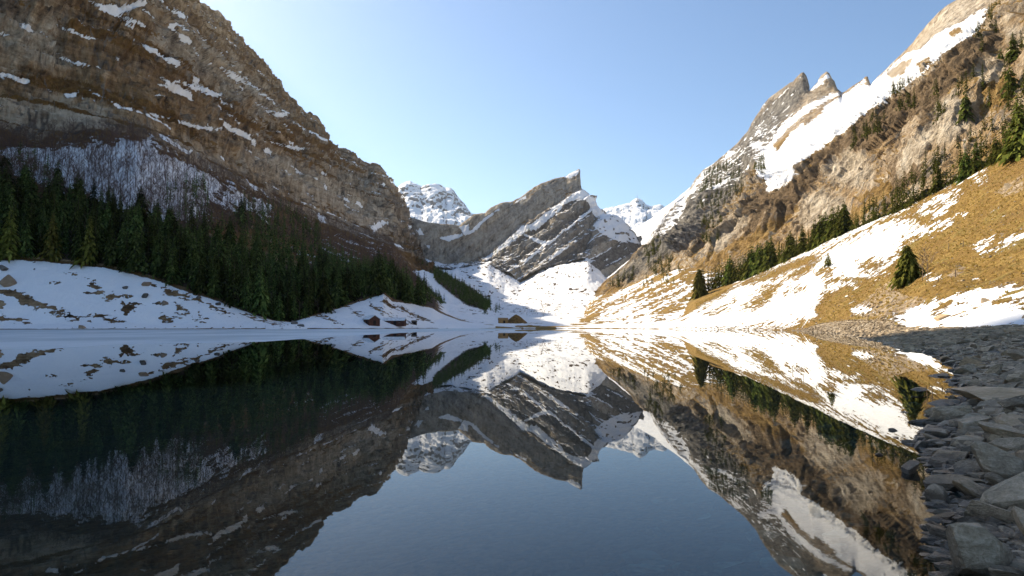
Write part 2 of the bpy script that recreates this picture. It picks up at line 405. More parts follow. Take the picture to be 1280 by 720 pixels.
def mask_L(P, nz, t, px, py):
    n1 = fbm(P/60, 4, 31); n2 = fbm(P/14, 3, 37)
    field = 1-sstep(1.93, 2.03, t+0.02*n2)
    n3 = fbm(P/9*np.array([1, 1, 2.0]), 5, 39, 0.65)
    snow = polys(px+3*n2, py+2*n1, SNOW_L[3:], 2.6, 1.5*n3)
    n4 = fbm(P/26, 4, 33, 0.6)
    snow = np.maximum.reduce([snow, polys(px+2*n1, py+2*n1+1*n2, SNOW_L[:1], 6, 1.5*n4+1.8*n3-0.25)*0.93, polys(px+6*n1, py+5*n1+4*n2, SNOW_L[1:3], 9, 1.9*n4+1.0*n3-0.15)*0.9])
    cl = sstep(2.9, 3.05, t)
    snow = np.maximum(snow, cl*(0.75*sstep(0.84, 0.95, nz+0.08*n1)*sstep(0.0, 0.3, n1+0.4*n2)))
    n6 = fbm(P/3.2*np.array([1, 1, 1.6]), 4, 49, 0.65)
    grassp = polys(px+4*n2, py+1.6*n2, GRASS_PATCH_L, 3.2, 1.6*n3+1.7*n6-0.12)
    dots = sstep(0.30, 0.42, fbm(P/5, 2, 44))*0.7*sstep(0.02, 0.2, n1)
    snow = np.where(t < 2.1, np.maximum(snow*sstep(1.95, 2.1, t), field*(1-grassp)*(1-dots)), snow)
    snow = np.where(P[:, 2] < 0.35, snow*0.2, snow)
    grass = np.where(t < 2.05, 1.0, 0.0)+cl*sstep(0.50, 0.68, nz+0.12*n2+0.16*n1)*0.95
    nose = sstep(538, 556, px+4*n1)
    snow = np.maximum(snow, nose*(0.85-0.9*sstep(0.0, 0.25, n1+0.4*n2)))
    forest = sstep(1.98, 2.05, t)*(1-sstep(3.0+0.0*t, 3.12, t+0.10*n1))*(1-nose)
    band = fbm(np.stack([P[:, 0]/150, P[:, 1]/190, (P[:, 2]+0.1*P[:, 0])/24], -1), 4, 47, 0.6)
    grass = np.maximum(grass, cl*sstep(-0.02, 0.16, band+0.35*(nz-0.45))*0.92)*(1-0.6*nose)+nose*0.5
    scr = forest*0.95*(1-snow)
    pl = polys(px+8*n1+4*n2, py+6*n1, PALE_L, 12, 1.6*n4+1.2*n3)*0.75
    grass = np.maximum(grass, polys(px+6*n1, py+8*n1+3*n2, BROWN_L, 12, 2.6*band+1.3*n4+0.8*n3+0.05)*cl)*(1-0.75*pl)
    le, ft, ly, ck = layers(P, (0.10, 0.02, 1), 46, 3); le2, ft2, ly2, ck2 = layers(P, (0.10, 0.02, 1), 17, 9)
    up = sstep(3.1, 3.3, t)
    snow = np.maximum.reduce([snow, up*le*0.85*sstep(0.62, 0.75, ly+0.9*n1), up*le2*0.75*sstep(0.72, 0.8, ly2+0.6*n1)])
    pl = np.clip(pl*(0.55+0.6*(ly2 > 0.4))+0.5*sstep(0.6, 0.8, ly+0.25*n1)*sstep(0.10, 0.25, 1-ft)*(1-grass*0.8), 0, 1)
    grass = np.clip(np.maximum(grass*(0.35+0.75*(ly2 < 0.65)), 0.85*cl*np.maximum(ft*sstep(0.75, 0.45, ly), ft2*0.7*(ly2 < 0.5))), 0, 1)
    ckd = np.clip(ck*0.9+ck2*0.5, 0, 1)*up; pl = pl*(1-ckd); grass = grass*(1-0.9*ckd)
    gy = sstep(395, 470, px+20*n1)*cl*0.55+sstep(60, 0, px+30*n1)*sstep(100, 60, py+20*n1)*0.5
    scr = np.where(t < 2.05, 0.36*(1-nose), scr)
    return np.stack([snow, np.clip(grass-forest, 0, 1), scr, pl*cl, np.maximum(gy*(1-pl), ckd)], -1)

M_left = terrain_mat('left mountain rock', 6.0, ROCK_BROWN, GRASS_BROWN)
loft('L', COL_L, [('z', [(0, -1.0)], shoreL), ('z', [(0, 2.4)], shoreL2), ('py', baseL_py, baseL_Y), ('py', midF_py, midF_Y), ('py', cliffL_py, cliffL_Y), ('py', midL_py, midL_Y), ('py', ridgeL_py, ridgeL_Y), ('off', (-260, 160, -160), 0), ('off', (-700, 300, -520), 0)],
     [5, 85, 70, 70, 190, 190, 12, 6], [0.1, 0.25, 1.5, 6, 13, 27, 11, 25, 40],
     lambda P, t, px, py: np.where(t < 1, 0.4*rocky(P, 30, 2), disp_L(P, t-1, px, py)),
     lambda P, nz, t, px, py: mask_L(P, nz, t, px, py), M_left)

# ---------------- valley floor up to the foot of the peaks
COL_V = cols_range((380, 960, 0.95))
VSH = [(380, 470), (450, 455), (500, 480), (550, 498), (600, 505), (650, 505), (700, 498), (750, 478), (800, 430), (850, 380), (960, 300)]
footC_py = [(380, 330), (480, 322), (520, 330), (550, 338), (562, 337), (610, 332), (635, 345), (650, 354), (665, 347), (681, 337), (705, 330), (724, 327), (733, 325), (743, 334), (754, 346), (775, 338), (800, 330), (850, 318), (960, 300)]
_xj = np.arange(380, 961, 1.5); footC_j = list(zip(_xj, tab(footC_py, _xj)+2.2*fbm(np.stack([_xj/14, 0*_xj, 0*_xj], -1), 4, 62, 0.6)))
V_rows = [('z', [(380, -0.8)], VSH), ('z', [(380, 1.2)], [(a, b+25) for a, b in VSH]),
          ('py', [(380, 392), (500, 396), (560, 401), (640, 402.5), (720, 402.5), (800, 402), (960, 400)], [(380, 640), (960, 640)]),
          ('py', [(380, 370), (500, 374), (545, 380), (590, 388), (620, 390), (700, 387), (760, 388), (960, 380)], [(380, 900), (960, 900)]),
          ('py', [(380, 335), (500, 340), (530, 346), (560, 356), (600, 374), (630, 378), (700, 374), (760, 372), (960, 350)], [(380, 1250), (960, 1250)]),
          ('py', footC_j, [(380, 1700), (960, 1700)]), ('off', (0, 250, 40), 0)]
def mask_V(P, nz, t, px, py):
    n1 = fbm(P/40, 4, 51); n2 = fbm(P/9, 3, 57)
    flat = np.stack([P[:, 0]/30, P[:, 1]/60, P[:, 2]/2.5], -1)
    n3 = fbm(flat, 4, 58)
    gr = sstep(0.06, 0.3, n3)*sstep(3.4, 2.1, t)*0.9
    low = sstep(0.0, 0.16, n3)*sstep(2.3, 1.3, t)*0.75*sstep(555, 590, px)
    dots = sstep(0.10, 0.28, fbm(P/np.array([9, 9, 5]), 4, 60, 0.6)+0.45*n1)*sstep(2.0, 3.0, t)*sstep(765, 730, px)*sstep(545, 590, px)*0.85  # scrub specks, made denser to dim the basin snow in place of shade
    scr = polys(px+3*n2, py+2*n2, [[(690, 350), (715, 335), (735, 322), (742, 330), (725, 350), (700, 362)]], 6)*0.42*sstep(-0.1, 0.3, n2)
    fr = polys(px+2*n2, py+2*n2, [[(538, 332), (560, 343), (590, 360), (614, 380), (608, 388), (585, 382), (565, 368), (545, 352)], [(515, 340), (535, 358), (556, 378), (545, 382), (525, 370), (510, 350)]], 3)
    snow = 1-np.maximum.reduce([gr*0.6, low, dots, fr])
    snow = np.where(P[:, 2] < 0.5, 0.35, snow)
    return np.stack([snow, np.where(t < 3.2, 1.0, 0.0), np.maximum(np.maximum(scr, fr), dots)], -1)
M_val = terrain_mat('valley floor snow', 4.0, ROCK_GREY, GRASS_OCHRE)
loft('V', COL_V, V_rows, [6, 26, 26, 30, 42, 5], [0.1, 0.4, 1.6, 3.5, 4.5, 7, 5],
     lambda P, t, px, py: rocky(P, 90, 61, 0.8), mask_V, M_val, 'valley_floor')

# ---------------- central peak (slab and dark face)
slab_bot = [(440, 330), (500, 334), (530, 337), (562, 335), (580, 331), (604, 319), (628, 301), (653, 281), (672, 268), (690, 258), (706, 249), (721, 240), (724.5, 238), (726, 237.4), (730, 239.5), (736, 246), (742, 255), (747, 262), (754, 270), (770, 282), (800, 300)]
face_top = [(440, 334), (500, 338), (530, 340), (562, 339), (580, 337), (610, 329), (632, 311), (653, 293), (672, 279), (690, 267), (706, 257), (721, 247), (726, 243), (736, 249), (742, 257), (747, 264), (754, 272), (770, 284), (800, 303)]
slab_top = [(440, 255), (500, 270), (512, 272), (525, 276), (540, 279), (549, 281), (560, 281), (574, 282), (583, 275), (592, 269), (600, 268), (607, 267), (613.6, 260), (626, 255), (641, 252.6), (656, 244), (668, 235), (678, 229), (688, 226), (696, 223), (708, 221), (711, 218.5), (714.5, 216.5), (719, 214.6), (723.8, 211.8), (724.6, 224), (725.4, 234), (726, 237), (730, 239), (736, 245.6), (742, 254.6), (747, 261.6), (754, 269), (770, 281), (800, 299)]
def disp_C(P, t, px, py):
    return rocky(P, 110, 71)*0.5+0.75*crag(P, 90, 76, 0.5)+(0.9*strata(P, (-0.62, 0.1, 0.78), 42, 73, 0.25)+0.4*strata(P, (-0.62, 0.1, 0.78), 15, 79, 0.25))*np.where(t < 1.3, 1.15, 0.3)+0.30*blocks(P, 40, 75, 0.4)
LEDGE = [zz(470, 200, 3.272, [(436, 402), (470, 385), (600, 268), (640, 262), (700, 215), (820, 126), (850, 118), (885, 152), (850, 160), (800, 170), (760, 186), (700, 230), (650, 285), (600, 300), (540, 345), (455, 412)]),
         zz(470, 200, 3.272, [(640, 275), (760, 185), (765, 192), (650, 290)]), zz(470, 200, 3.272, [(840, 120), (880, 140), (870, 160), (820, 165)]),
         zz(470, 200, 3.272, [(770, 72), (800, 48), (830, 44), (828, 62), (790, 78)]), zz(470, 200, 3.272, [(560, 178), (610, 148), (615, 156), (540, 190)]), zz(470, 200, 3.272, [(340, 275), (380, 262), (385, 300), (365, 310)]),
         zz(470, 200, 3.272, [(600, 300), (690, 330), (730, 340), (720, 348), (680, 345), (605, 312)]), zz(470, 200, 3.272, [(560, 405), (600, 410), (680, 360), (690, 350), (650, 390), (610, 420)]),
         zz(470, 200, 3.272, [(860, 160), (900, 150), (940, 230), (960, 240), (920, 250), (890, 225)]), zz(470, 200, 3.272, [(380, 290), (500, 195), (505, 202), (395, 298)]), zz(470, 200, 3.272, [(250, 320), (300, 310), (350, 300), (355, 310), (300, 335)]),
         zz(470, 200, 3.272, [(165, 285), (185, 280), (195, 305), (180, 308)]), zz(470, 200, 3.272, [(205, 345), (225, 350), (215, 362)]), zz(470, 200, 3.272, [(875, 330), (895, 325), (890, 395), (875, 405), (868, 380)])]
def mask_C(P, nz, t, px, py):
    n1 = fbm(P/70, 4, 81); n2 = fbm(P/16, 3, 87)
    pc = polys(px+2.0*n2, py+1.8*n1, LEDGE, 1.5, 1.0*fbm(P/9, 4, 89, 0.6))
    lower = sstep(1.0, 0.85, t)
    auto = sstep(0.74, 0.9, nz+0.12*n2+0.1*n1)*0.8*np.where(t < 1.2, 1, 0.5)
    top = sstep(2.97, 3.02, t)
    snow = np.maximum.reduce([pc, auto, top*0.9])
    gr = sstep(0.55, 0.7, nz+0.15*n1)*0.4+polys(px, py, [[(665, 235), (700, 226), (722, 228), (718, 240), (690, 256), (660, 274), (640, 285), (650, 262)]], 10)*0.35*(0.5+n1)  # grass on flatter rock; slab polygon paints warm sunlight into the colour
    dk = sstep(1.12, 0.98, t)*(0.75+0.5*n1)
    snow = np.maximum(snow, sstep(1.12, 0.98, t)*sstep(0.22, 0.42, fbm(np.stack([(P[:, 0]*0.78+P[:, 2]*0.62)/34, P[:, 1]/30, (P[:, 2]*0.78-P[:, 0]*0.62)/7], -1), 4, 84, 0.6)+0.5*(nz-0.5))*0.8)
    le, ft, ly, ck = layers(P, (-0.62, 0.1, 0.78), 42, 73, 0.25); le2, ft2, ly2, ck2 = layers(P, (-0.62, 0.1, 0.78), 15, 79, 0.25)
    face = sstep(1.15, 1.0, t)
    snow = np.maximum.reduce([snow, face*le*0.95, face*le2*0.8*sstep(0.5, 0.6, ly2+0.3*n1)])
    ckd = np.clip(ck*0.7+ck2*0.6, 0, 1)
    pl = sstep(1.9, 2.1, t)*np.clip(0.35+0.5*(ly2 > 0.5)+0.8*n1, 0, 1)*(1-ckd)*0.7
    return np.stack([snow, gr, dk*(0.5+0.5*(ly2 < 0.6)), pl, ckd*0.8], -1)
M_cen = terrain_mat('central peak rock', 8.0, ROCK_GREY, GRASS_BROWN, lam=(0, math.radians(38), 0), scrub=((0.12, 0.108, 0.096), (0.26, 0.238, 0.21)))
YC = [(440, 1.0), (800, 1.0)]
def yc(v): return [(a, b*v) for a, b in YC]
loft('C', cols_range((440, 720, 0.95), (720, 730, 0.35), (730, 800, 0.95)),
     [('py', footC_py, yc(1690)), ('py', face_top, yc(1860)), ('py', slab_bot, yc(1900)), ('py', slab_top, yc(1960)), ('off', (0, 60, -10), 0), ('off', (0, 300, -260), 0)],
     [100, 16, 70, 3, 5], [8, 15, 6, 3, 3, 12], disp_C, mask_C, M_cen)

# knob to the right of the central peak
K_top = [(728, 318), (734, 300), (740, 284), (747, 274), (754, 270), (763, 271), (770, 273), (776, 276), (784, 284), (791, 292), (797, 303), (802, 313), (812, 324), (830, 330)]
def mask_K(P, nz, t, px, py):
    n1 = fbm(P/60, 4, 91); n2 = fbm(P/14, 3, 97)
    pc = polys(px+2*n2, py+2*n1, [[(741, 282), (754, 268), (776, 272), (792, 290), (800, 305), (790, 303), (775, 302), (762, 296), (750, 290)]], 2.5)*(0.35+0.9*sstep(-0.35, 0.1, n2))
    snow = np.maximum(pc, sstep(0.62, 0.8, nz+0.12*n2)*0.75)
    snow = np.maximum(snow, sstep(0.24, 0.42, fbm(P/np.array([22, 22, 7]), 4, 98, 0.6)+0.4*(nz-0.5))*0.75)
    le2, ft2, ly2, ck2 = layers(P, (-0.5, 0.1, 0.8), 22, 93, 0.3)
    return np.stack([np.maximum(snow, le2*0.8), sstep(0.5, 0.7, nz)*0.3, (0.75+0.5*n1)*(ly2 < 0.7), 0.5*(ly2 > 0.6), ck2], -1)
loft('K', cols_range((728, 830, 0.95)), [('py', [(a, b+6) for a, b in footC_py], yc(1660)), ('py', K_top, yc(1800)), ('off', (0, 120, -40), 0), ('off', (0, 200, -200), 0)],
     [80, 6, 4], [6, 7, 10, 15], lambda P, t, px, py: 0.6*rocky(P, 90, 92)+0.7*crag(P, 80, 94, 0.5)+0.4*strata(P, (-0.5, 0.1, 0.8), 30, 93), mask_K, M_cen)

# ---------------- far snow peaks
def mask_far(lim):
    def f(P, nz, t, px, py):
        n1 = fbm(P/160, 4, 101); n2 = fbm(P/40, 4, 107)
        steep = sstep(lim, lim+0.16, nz+0.16*n2+0.12*n1)
        return np.stack([0.15+0.85*steep, 0*n1, 0*n1], -1)
    return f
M_far = terrain_mat('far peak rock', 18.0, ROCK_FAR, GRASS_BROWN)
C3_top = [(470, 268), (491, 252), (496, 243), (500, 237), (503.6, 233.6), (509, 230), (514, 229.6), (519, 232), (523.5, 235), (528, 239), (532, 235.5), (537, 234), (544, 233.6), (549.5, 235), (554, 238), (557, 241), (562, 240), (566, 246), (568, 249), (577, 258), (583, 266), (588, 272), (600, 276), (640, 285)]
loft('C3', cols_range((470, 640, 0.8)), [('py', [(470, 300), (640, 305)], [(470, 3600), (640, 3600)]), ('py', [(a, b*0.5+142) for a, b in C3_top], [(470, 4150), (640, 4150)]), ('py', C3_top, [(470, 4550), (640, 4550)]), ('off', (60, 400, -250), 0), ('off', (0, 500, -900), 0)],
     [40, 60, 8, 4], [50, 60, 16, 60, 80], lambda P, t, px, py: rocky(P, 420, 111, 0.6)+0.5*fbm(P/130, 5, 117, 0.6, True), mask_far(0.47), M_far)
C4_top = [(740, 270), (759, 264), (768, 262), (776, 259.6), (783, 257.5), (789, 256.5), (793, 253), (797, 250.4), (801, 252.5), (806, 258), (811, 260), (815, 261), (820, 259), (824.5, 258), (832, 262), (860, 275)]
loft('C4', cols_range((740, 860, 0.8)), [('py', [(740, 320), (860, 320)], [(740, 4000), (860, 4000)]), ('py', [(a, b*0.5+142) for a, b in C4_top], [(740, 5300), (860, 5300)]), ('py', C4_top, [(740, 5700), (860, 5700)]), ('off', (60, 400, -250), 0), ('off', (0, 500, -900), 0)],
     [30, 40, 6, 4], [40, 50, 12, 60, 80], lambda P, t, px, py: rocky(P, 380, 121, 0.6)+0.5*fbm(P/120, 5, 127, 0.6, True), mask_far(0.44), M_far)
# snow shoulder beyond the right-hand spur
S_top = [(780, 300), (786, 292), (790, 288), (800, 283), (817, 273), (828, 263), (840, 255), (852, 245), (863, 236), (880, 226), (920, 200)]
def mask_S(P, nz, t, px, py):
    n1 = fbm(P/60, 4, 131); n2 = fbm(P/14, 3, 137)
    g = polys(px+3*n2, py+3*n1, [[(822, 290), (845, 262), (870, 240), (880, 260), (830, 310)]], 4)*0.8
    return np.stack([1-g*0.8, g, 0*g], -1)
M_sh = terrain_mat('shoulder snow', 6.0, ROCK_WARM, GRASS_OCHRE)
loft('S', cols_range((780, 920, 0.95)), [('py', [(780, 325), (830, 325), (920, 300)], [(780, 2000), (920, 2000)]), ('py', [(780, 310), (795, 306), (817, 296), (840, 280), (863, 262), (920, 240)], [(780, 2150), (920, 2100)]), ('py', S_top, [(780, 2700), (863, 2500), (920, 2400)]), ('off', (60, 200, -60), 0), ('off', (0, 400, -500), 0)],
     [30, 50, 5, 4], [8, 8, 3, 20, 20], lambda P, t, px, py: rocky(P, 150, 133), mask_S, M_sh)

# ---------------- right mountain: spur, cliffs, snow bowl and pinnacles
COL_R = cols_range((746, 1290, 0.95), (1290, 1420, 4), (1420, 2300, 25))
footR_py = [(746, 376), (760, 373), (780, 367), (810, 352), (850, 340), (883, 342), (940, 348), (1000, 322), (1060, 292), (1130, 262), (1200, 228), (1280, 190), (1400, 130), (1700, -10), (2300, -250)]
footR_Y = [(746, 1000), (810, 920), (850, 840), (883, 770), (940, 660), (1000, 575), (1060, 500), (1130, 430), (1200, 380), (1280, 340), (1400, 285), (1700, 205), (2300, 140)]
snowR_py = [(746, 368), (760, 354), (777, 342), (797, 326), (818, 306), (840, 285), (863, 268), (900, 243), (920, 228), (943, 215), (1000, 200), (1027, 182), (1060, 160), (1093, 133), (1127, 110), (1160, 85), (1180, 64), (1220, 40), (1260, 17), (1300, -10), (1400, -80), (1700, -300), (2300, -700)]
snowR_Y = [(746, 1060), (800, 1200), (863, 1330), (900, 1300), (943, 1200), (1000, 1080), (1060, 960), (1127, 850), (1180, 780), (1260, 700), (1400, 570), (1700, 390), (2300, 240)]
ridgeR_py = [(746, 366), (750, 362), (760, 347), (768, 341), (777, 333), (787, 326), (797, 317), (804, 311), (810, 303), (818, 288), (826, 276), (834, 268), (845, 252), (854, 246), (863, 236), (870, 224), (880, 213), (893, 205), (910, 190), (922, 180), (937, 163), (945, 147), (953, 133), (961, 124), (970, 117), (982, 109), (988, 104), (992, 103), (997, 97), (1001, 93), (1003.5, 91.5), (1005, 96), (1006.5, 104), (1009, 113), (1013, 114), (1018, 109), (1024, 103), (1029, 95), (1033, 90), (1036, 93), (1039, 99), (1042, 102), (1046, 112), (1052, 117), (1057, 115), (1065, 109), (1073, 104), (1079, 100), (1083, 96), (1085, 101), (1087, 108), (1097, 97), (1107, 88), (1120, 75), (1133, 63), (1142, 54), (1150, 43), (1160, 31), (1173, 17), (1184, 8), (1193, 3), (1210, -6), (1240, -20), (1300, -60), (1400, -140), (1700, -420), (2300, -950)]
ridgeR_Y = [(746, 1070), (800, 1300), (863, 1750), (950, 1650), (1000, 1520), (1048, 1440), (1088, 1360), (1150, 1230), (1193, 1150), (1240, 1090), (1300, 1020), (1400, 880), (1700, 600), (2300, 380)]
_x = np.array(cols_range((746, 1300, 10), (1300, 2300, 50))+[2300])
cliffR_py = list(zip(_x, tab(footR_py, _x)*0.45+tab(snowR_py, _x)*0.55))
cliffR_Y = list(zip(_x, tab(footR_Y, _x, True)*0.70+tab(snowR_Y, _x, True)*0.30))
_xs = np.arange(700, 2301, 2.0); _rs = tab(ridgeR_py, _xs)
_k = np.ones(41)/41; _rsm = np.convolve(np.pad(_rs, 20, mode='edge'), _k, 'valid')+3
ridgeRs = list(zip(_xs, np.maximum(_rsm, _rs+1.5)))
subR_py = list(zip(_xs, np.maximum(_rs+2.0, 0.12*tab(snowR_py, _xs)+0.88*np.where(_xs < 940, _rs, _rsm))))
subR_Y = [(a, b-28) for a, b in ridgeR_Y]
bowlR_py = list(zip(_x, tab(snowR_py, _x)*0.5+tab(ridgeRs, _x)*0.5))
bowlR_Y = list(zip(_x, tab(snowR_Y, _x, True)*0.48+tab(ridgeR_Y, _x, True)*0.52))
SNOW_R = [[(943, 209), (957, 187), (970, 165), (985, 148), (1013, 128), (1040, 117), (1060, 114), (1075, 105), (1087, 107), (1107, 89), (1133, 66), (1150, 60), (1170, 42), (1200, 28), (1225, 12), (1236, 10), (1222, 40), (1195, 58), (1180, 66), (1160, 86), (1127, 111), (1093, 134), (1060, 161), (1027, 184), (1010, 197), (1000, 204), (985, 213), (965, 224), (948, 221)],
          [(1012, 113), (1022, 103), (1033, 93), (1037, 96), (1030, 103), (1018, 112)], [(1068, 108), (1080, 99), (1083, 102), (1070, 112)], [(955, 215), (985, 205), (1000, 215), (975, 235), (960, 240)],
          [(845, 253), (863, 237), (880, 214), (882, 218), (866, 240), (850, 256)], [(905, 195), (915, 187), (918, 190), (908, 199)]]
ROCK_IN_R = [[(965, 182), (985, 160), (1010, 140), (1035, 125), (1057, 115), (1052, 121), (1030, 133), (1005, 152), (985, 170), (972, 190)], [(1133, 61), (1150, 42), (1173, 15), (1193, 1), (1220, -10), (1226, 10), (1200, 26), (1180, 33), (1165, 45), (1148, 62)], [(1108, 92), (1125, 78), (1142, 72), (1130, 92), (1113, 99)], [(1145, 80), (1160, 70), (1165, 78), (1150, 88)], [(1000, 148), (1028, 132), (1032, 138), (1005, 158)], [(1183, 40), (1200, 34), (1205, 40), (1190, 47)]]
SCRUB_R = [[(938, 228), (955, 222), (1000, 206), (1060, 162), (1127, 113), (1160, 90), (1185, 68), (1230, 42), (1280, 5), (1285, 20), (1230, 66), (1180, 118), (1130, 160), (1075, 195), (1030, 232), (990, 262), (940, 292), (905, 300), (922, 262)], [(1170, 120), (1140, 150), (1150, 175), (1175, 140)], [(1110, 190), (1140, 170), (1150, 220), (1120, 240)]]
_zr = lambda p: zz(800, 150, 2.667, p)
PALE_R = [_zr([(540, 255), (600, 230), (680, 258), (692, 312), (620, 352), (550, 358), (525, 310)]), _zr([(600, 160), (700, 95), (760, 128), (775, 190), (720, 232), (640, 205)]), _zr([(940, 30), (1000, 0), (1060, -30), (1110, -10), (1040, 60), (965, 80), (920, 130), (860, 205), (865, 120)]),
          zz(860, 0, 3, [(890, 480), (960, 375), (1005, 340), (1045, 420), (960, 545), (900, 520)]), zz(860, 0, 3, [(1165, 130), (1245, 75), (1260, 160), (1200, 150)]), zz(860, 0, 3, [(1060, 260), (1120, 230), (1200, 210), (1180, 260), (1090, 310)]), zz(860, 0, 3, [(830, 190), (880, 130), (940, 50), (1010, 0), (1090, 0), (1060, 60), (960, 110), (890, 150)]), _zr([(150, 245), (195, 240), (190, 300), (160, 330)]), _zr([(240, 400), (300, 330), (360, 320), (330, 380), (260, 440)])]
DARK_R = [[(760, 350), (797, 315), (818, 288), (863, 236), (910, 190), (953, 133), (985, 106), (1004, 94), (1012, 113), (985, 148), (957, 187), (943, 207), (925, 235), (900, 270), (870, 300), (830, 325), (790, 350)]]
OCH_R = [_zr([(420, 340), (520, 260), (540, 300), (430, 390), (300, 460), (180, 520), (150, 500), (260, 430)]), _zr([(520, 130), (600, 90), (620, 110), (550, 150)]), _zr([(60, 290), (130, 230), (150, 250), (80, 330)]), _zr([(680, 330), (740, 250), (800, 200), (860, 210), (800, 290), (700, 350)]), zz(860, 0, 3, [(1100, 330), (1200, 270), (1260, 280), (1200, 400), (1100, 420)])]
GULLY = [[(1003, 118), (1012, 122), (960, 185), (950, 182)], [(857, 250), (862, 256), (838, 300), (832, 296)], [(930, 205), (940, 212), (905, 275), (885, 300), (862, 318), (852, 316), (880, 275)]]
def disp_R(P, t, px, py):
    d = rocky(P, 190, 141)
    BN = (-0.62, 0.10, 0.78)
    st = strata(P, BN, 52, 143, 0.4)*1.0+strata(P, BN, 19, 144, 0.4)*0.35
    cg = crag(P, 170, 146, 0.55)*1.0+0.30*blocks(P, 70, 145, 0.6)
    g = polys(px, py, GULLY, 9)
    bowl = polys(px, py, [SNOW_R[0]], 16)
    return ((0.8*d+0.7*st+cg)*(1-0.92*bowl)-2.2*g)*(0.35+0.65*sstep(760, 850, px))
def mask_R(P, nz, t, px, py):
    n1 = fbm(P/55, 4, 151); n2 = fbm(P/13, 3, 157)
    n3 = fbm(P/8, 5, 159, 0.62)
    s = polys(px+2.5*n2, py+2*n1, SNOW_R, 3.0, 1.3*n3)
    r = polys(px+2*n2, py+2*n2, ROCK_IN_R, 2.0, 1.6*n3)
    spur = sstep(985, 960, px)*sstep(2.0, 2.25, t)
    auto = spur*sstep(0.62, 0.8, nz+0.15*n2)*0.7+sstep(0.88, 0.98, nz+0.05*n2)*0.4
    s = np.maximum(s*(1-0.9*r), auto)
    scr = polys(px+6*n2, py+5*n1, SCRUB_R, 8, 1.8*n1+1.0*n2)
    scr = np.maximum(scr*(0.75+0.5*n1), sstep(0.15, 0.4, n1)*0.55*sstep(2.2, 1.7, t)*sstep(0.4, 0.6, nz))
    g = sstep(0.52, 0.70, nz+0.14*n2+0.18*n1)*0.95*sstep(3.2, 2.4, t)
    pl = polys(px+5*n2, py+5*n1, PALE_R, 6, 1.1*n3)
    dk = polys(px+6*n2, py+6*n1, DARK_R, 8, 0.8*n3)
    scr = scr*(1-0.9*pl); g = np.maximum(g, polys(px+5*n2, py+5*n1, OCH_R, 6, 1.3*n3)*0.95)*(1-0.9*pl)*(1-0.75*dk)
    le, ft, ly, ck = layers(P, (-0.62, 0.10, 0.78), 52, 143, 0.4); le2, ft2, ly2, ck2 = layers(P, (-0.62, 0.10, 0.78), 19, 144, 0.4)
    s = np.maximum(s, dk*sstep(1.5, 2.0, t)*np.maximum(le*0.85, le2*0.7*(ly2 > 0.5)))
    ckd = np.clip(ck*0.8+ck2*0.6, 0, 1)*(1-s); pl = np.clip(pl*(0.5+0.6*(ly2 > 0.35))+0.5*(ly > 0.6)*(1-scr)*(1-dk), 0, 1)*(1-ckd); g = g*(1-0.8*ckd); scr = scr*(1-0.5*pl)
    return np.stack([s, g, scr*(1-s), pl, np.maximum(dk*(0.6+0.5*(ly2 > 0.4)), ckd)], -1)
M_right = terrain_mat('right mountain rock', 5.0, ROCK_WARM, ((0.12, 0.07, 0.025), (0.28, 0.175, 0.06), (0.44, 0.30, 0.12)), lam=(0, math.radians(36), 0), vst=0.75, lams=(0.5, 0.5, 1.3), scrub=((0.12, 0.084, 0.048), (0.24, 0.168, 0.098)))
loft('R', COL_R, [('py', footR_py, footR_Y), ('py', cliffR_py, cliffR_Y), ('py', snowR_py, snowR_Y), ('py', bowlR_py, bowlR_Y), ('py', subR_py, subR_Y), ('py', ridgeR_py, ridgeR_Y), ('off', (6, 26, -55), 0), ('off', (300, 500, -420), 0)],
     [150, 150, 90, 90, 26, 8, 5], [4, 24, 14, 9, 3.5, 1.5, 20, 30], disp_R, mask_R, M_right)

# ---------------- meadows on the right
M_mead = terrain_mat('meadow snow and grass', 1.6, ROCK_WARM, GRASS_OCHRE, k=0.8, fine=0.9)
def mask_N2(P, nz, t, px, py):
    n1 = fbm(P/50, 4, 161); n2 = fbm(P/10, 3, 167)
    q = np.stack([(px*0.55+py*1.0)/7.0, (px*1.0-py*0.55)/60.0, 0*px], -1)
    n3 = fbm(q, 4, 163); n4 = fbm(P/5, 4, 165, 0.62)
    snow = sstep(-0.22, 0.12, 0.7*n3+0.6*n2+0.7*n4+0.35*n1-0.12*(t-0.6))
    low = sstep(0.5, 0.25, t)*0.6
    return np.stack([np.maximum(snow, low+0.2*n1), 1+0*n1, 0.5*sstep(0.15, 0.4, n2+n1)*sstep(0.5, 1.6, t)], -1)
N2_top = [(730, 386), (746, 372), (760, 368), (780, 362), (810, 347), (850, 336), (883, 338), (930, 346), (980, 338)]
loft('N2', cols_range((720, 980, 0.95)), [('z', [(720, -0.6)], [(720, 505), (760, 490), (820, 450), (980, 420)]), ('py', [(720, 404), (760, 398), (800, 390), (850, 378), (900, 370), (980, 360)], [(720, 640), (980, 620)]), ('py', N2_top, [(720, 1010), (810, 930), (850, 850), (883, 790), (930, 690), (980, 640)]), ('off', (12, 45, 2), 0)],
     [30, 55, 8], [0.4, 3, 3, 3], lambda P, t, px, py: rocky(P, 70, 162, 0.8), mask_N2, M_mead, 'hill')

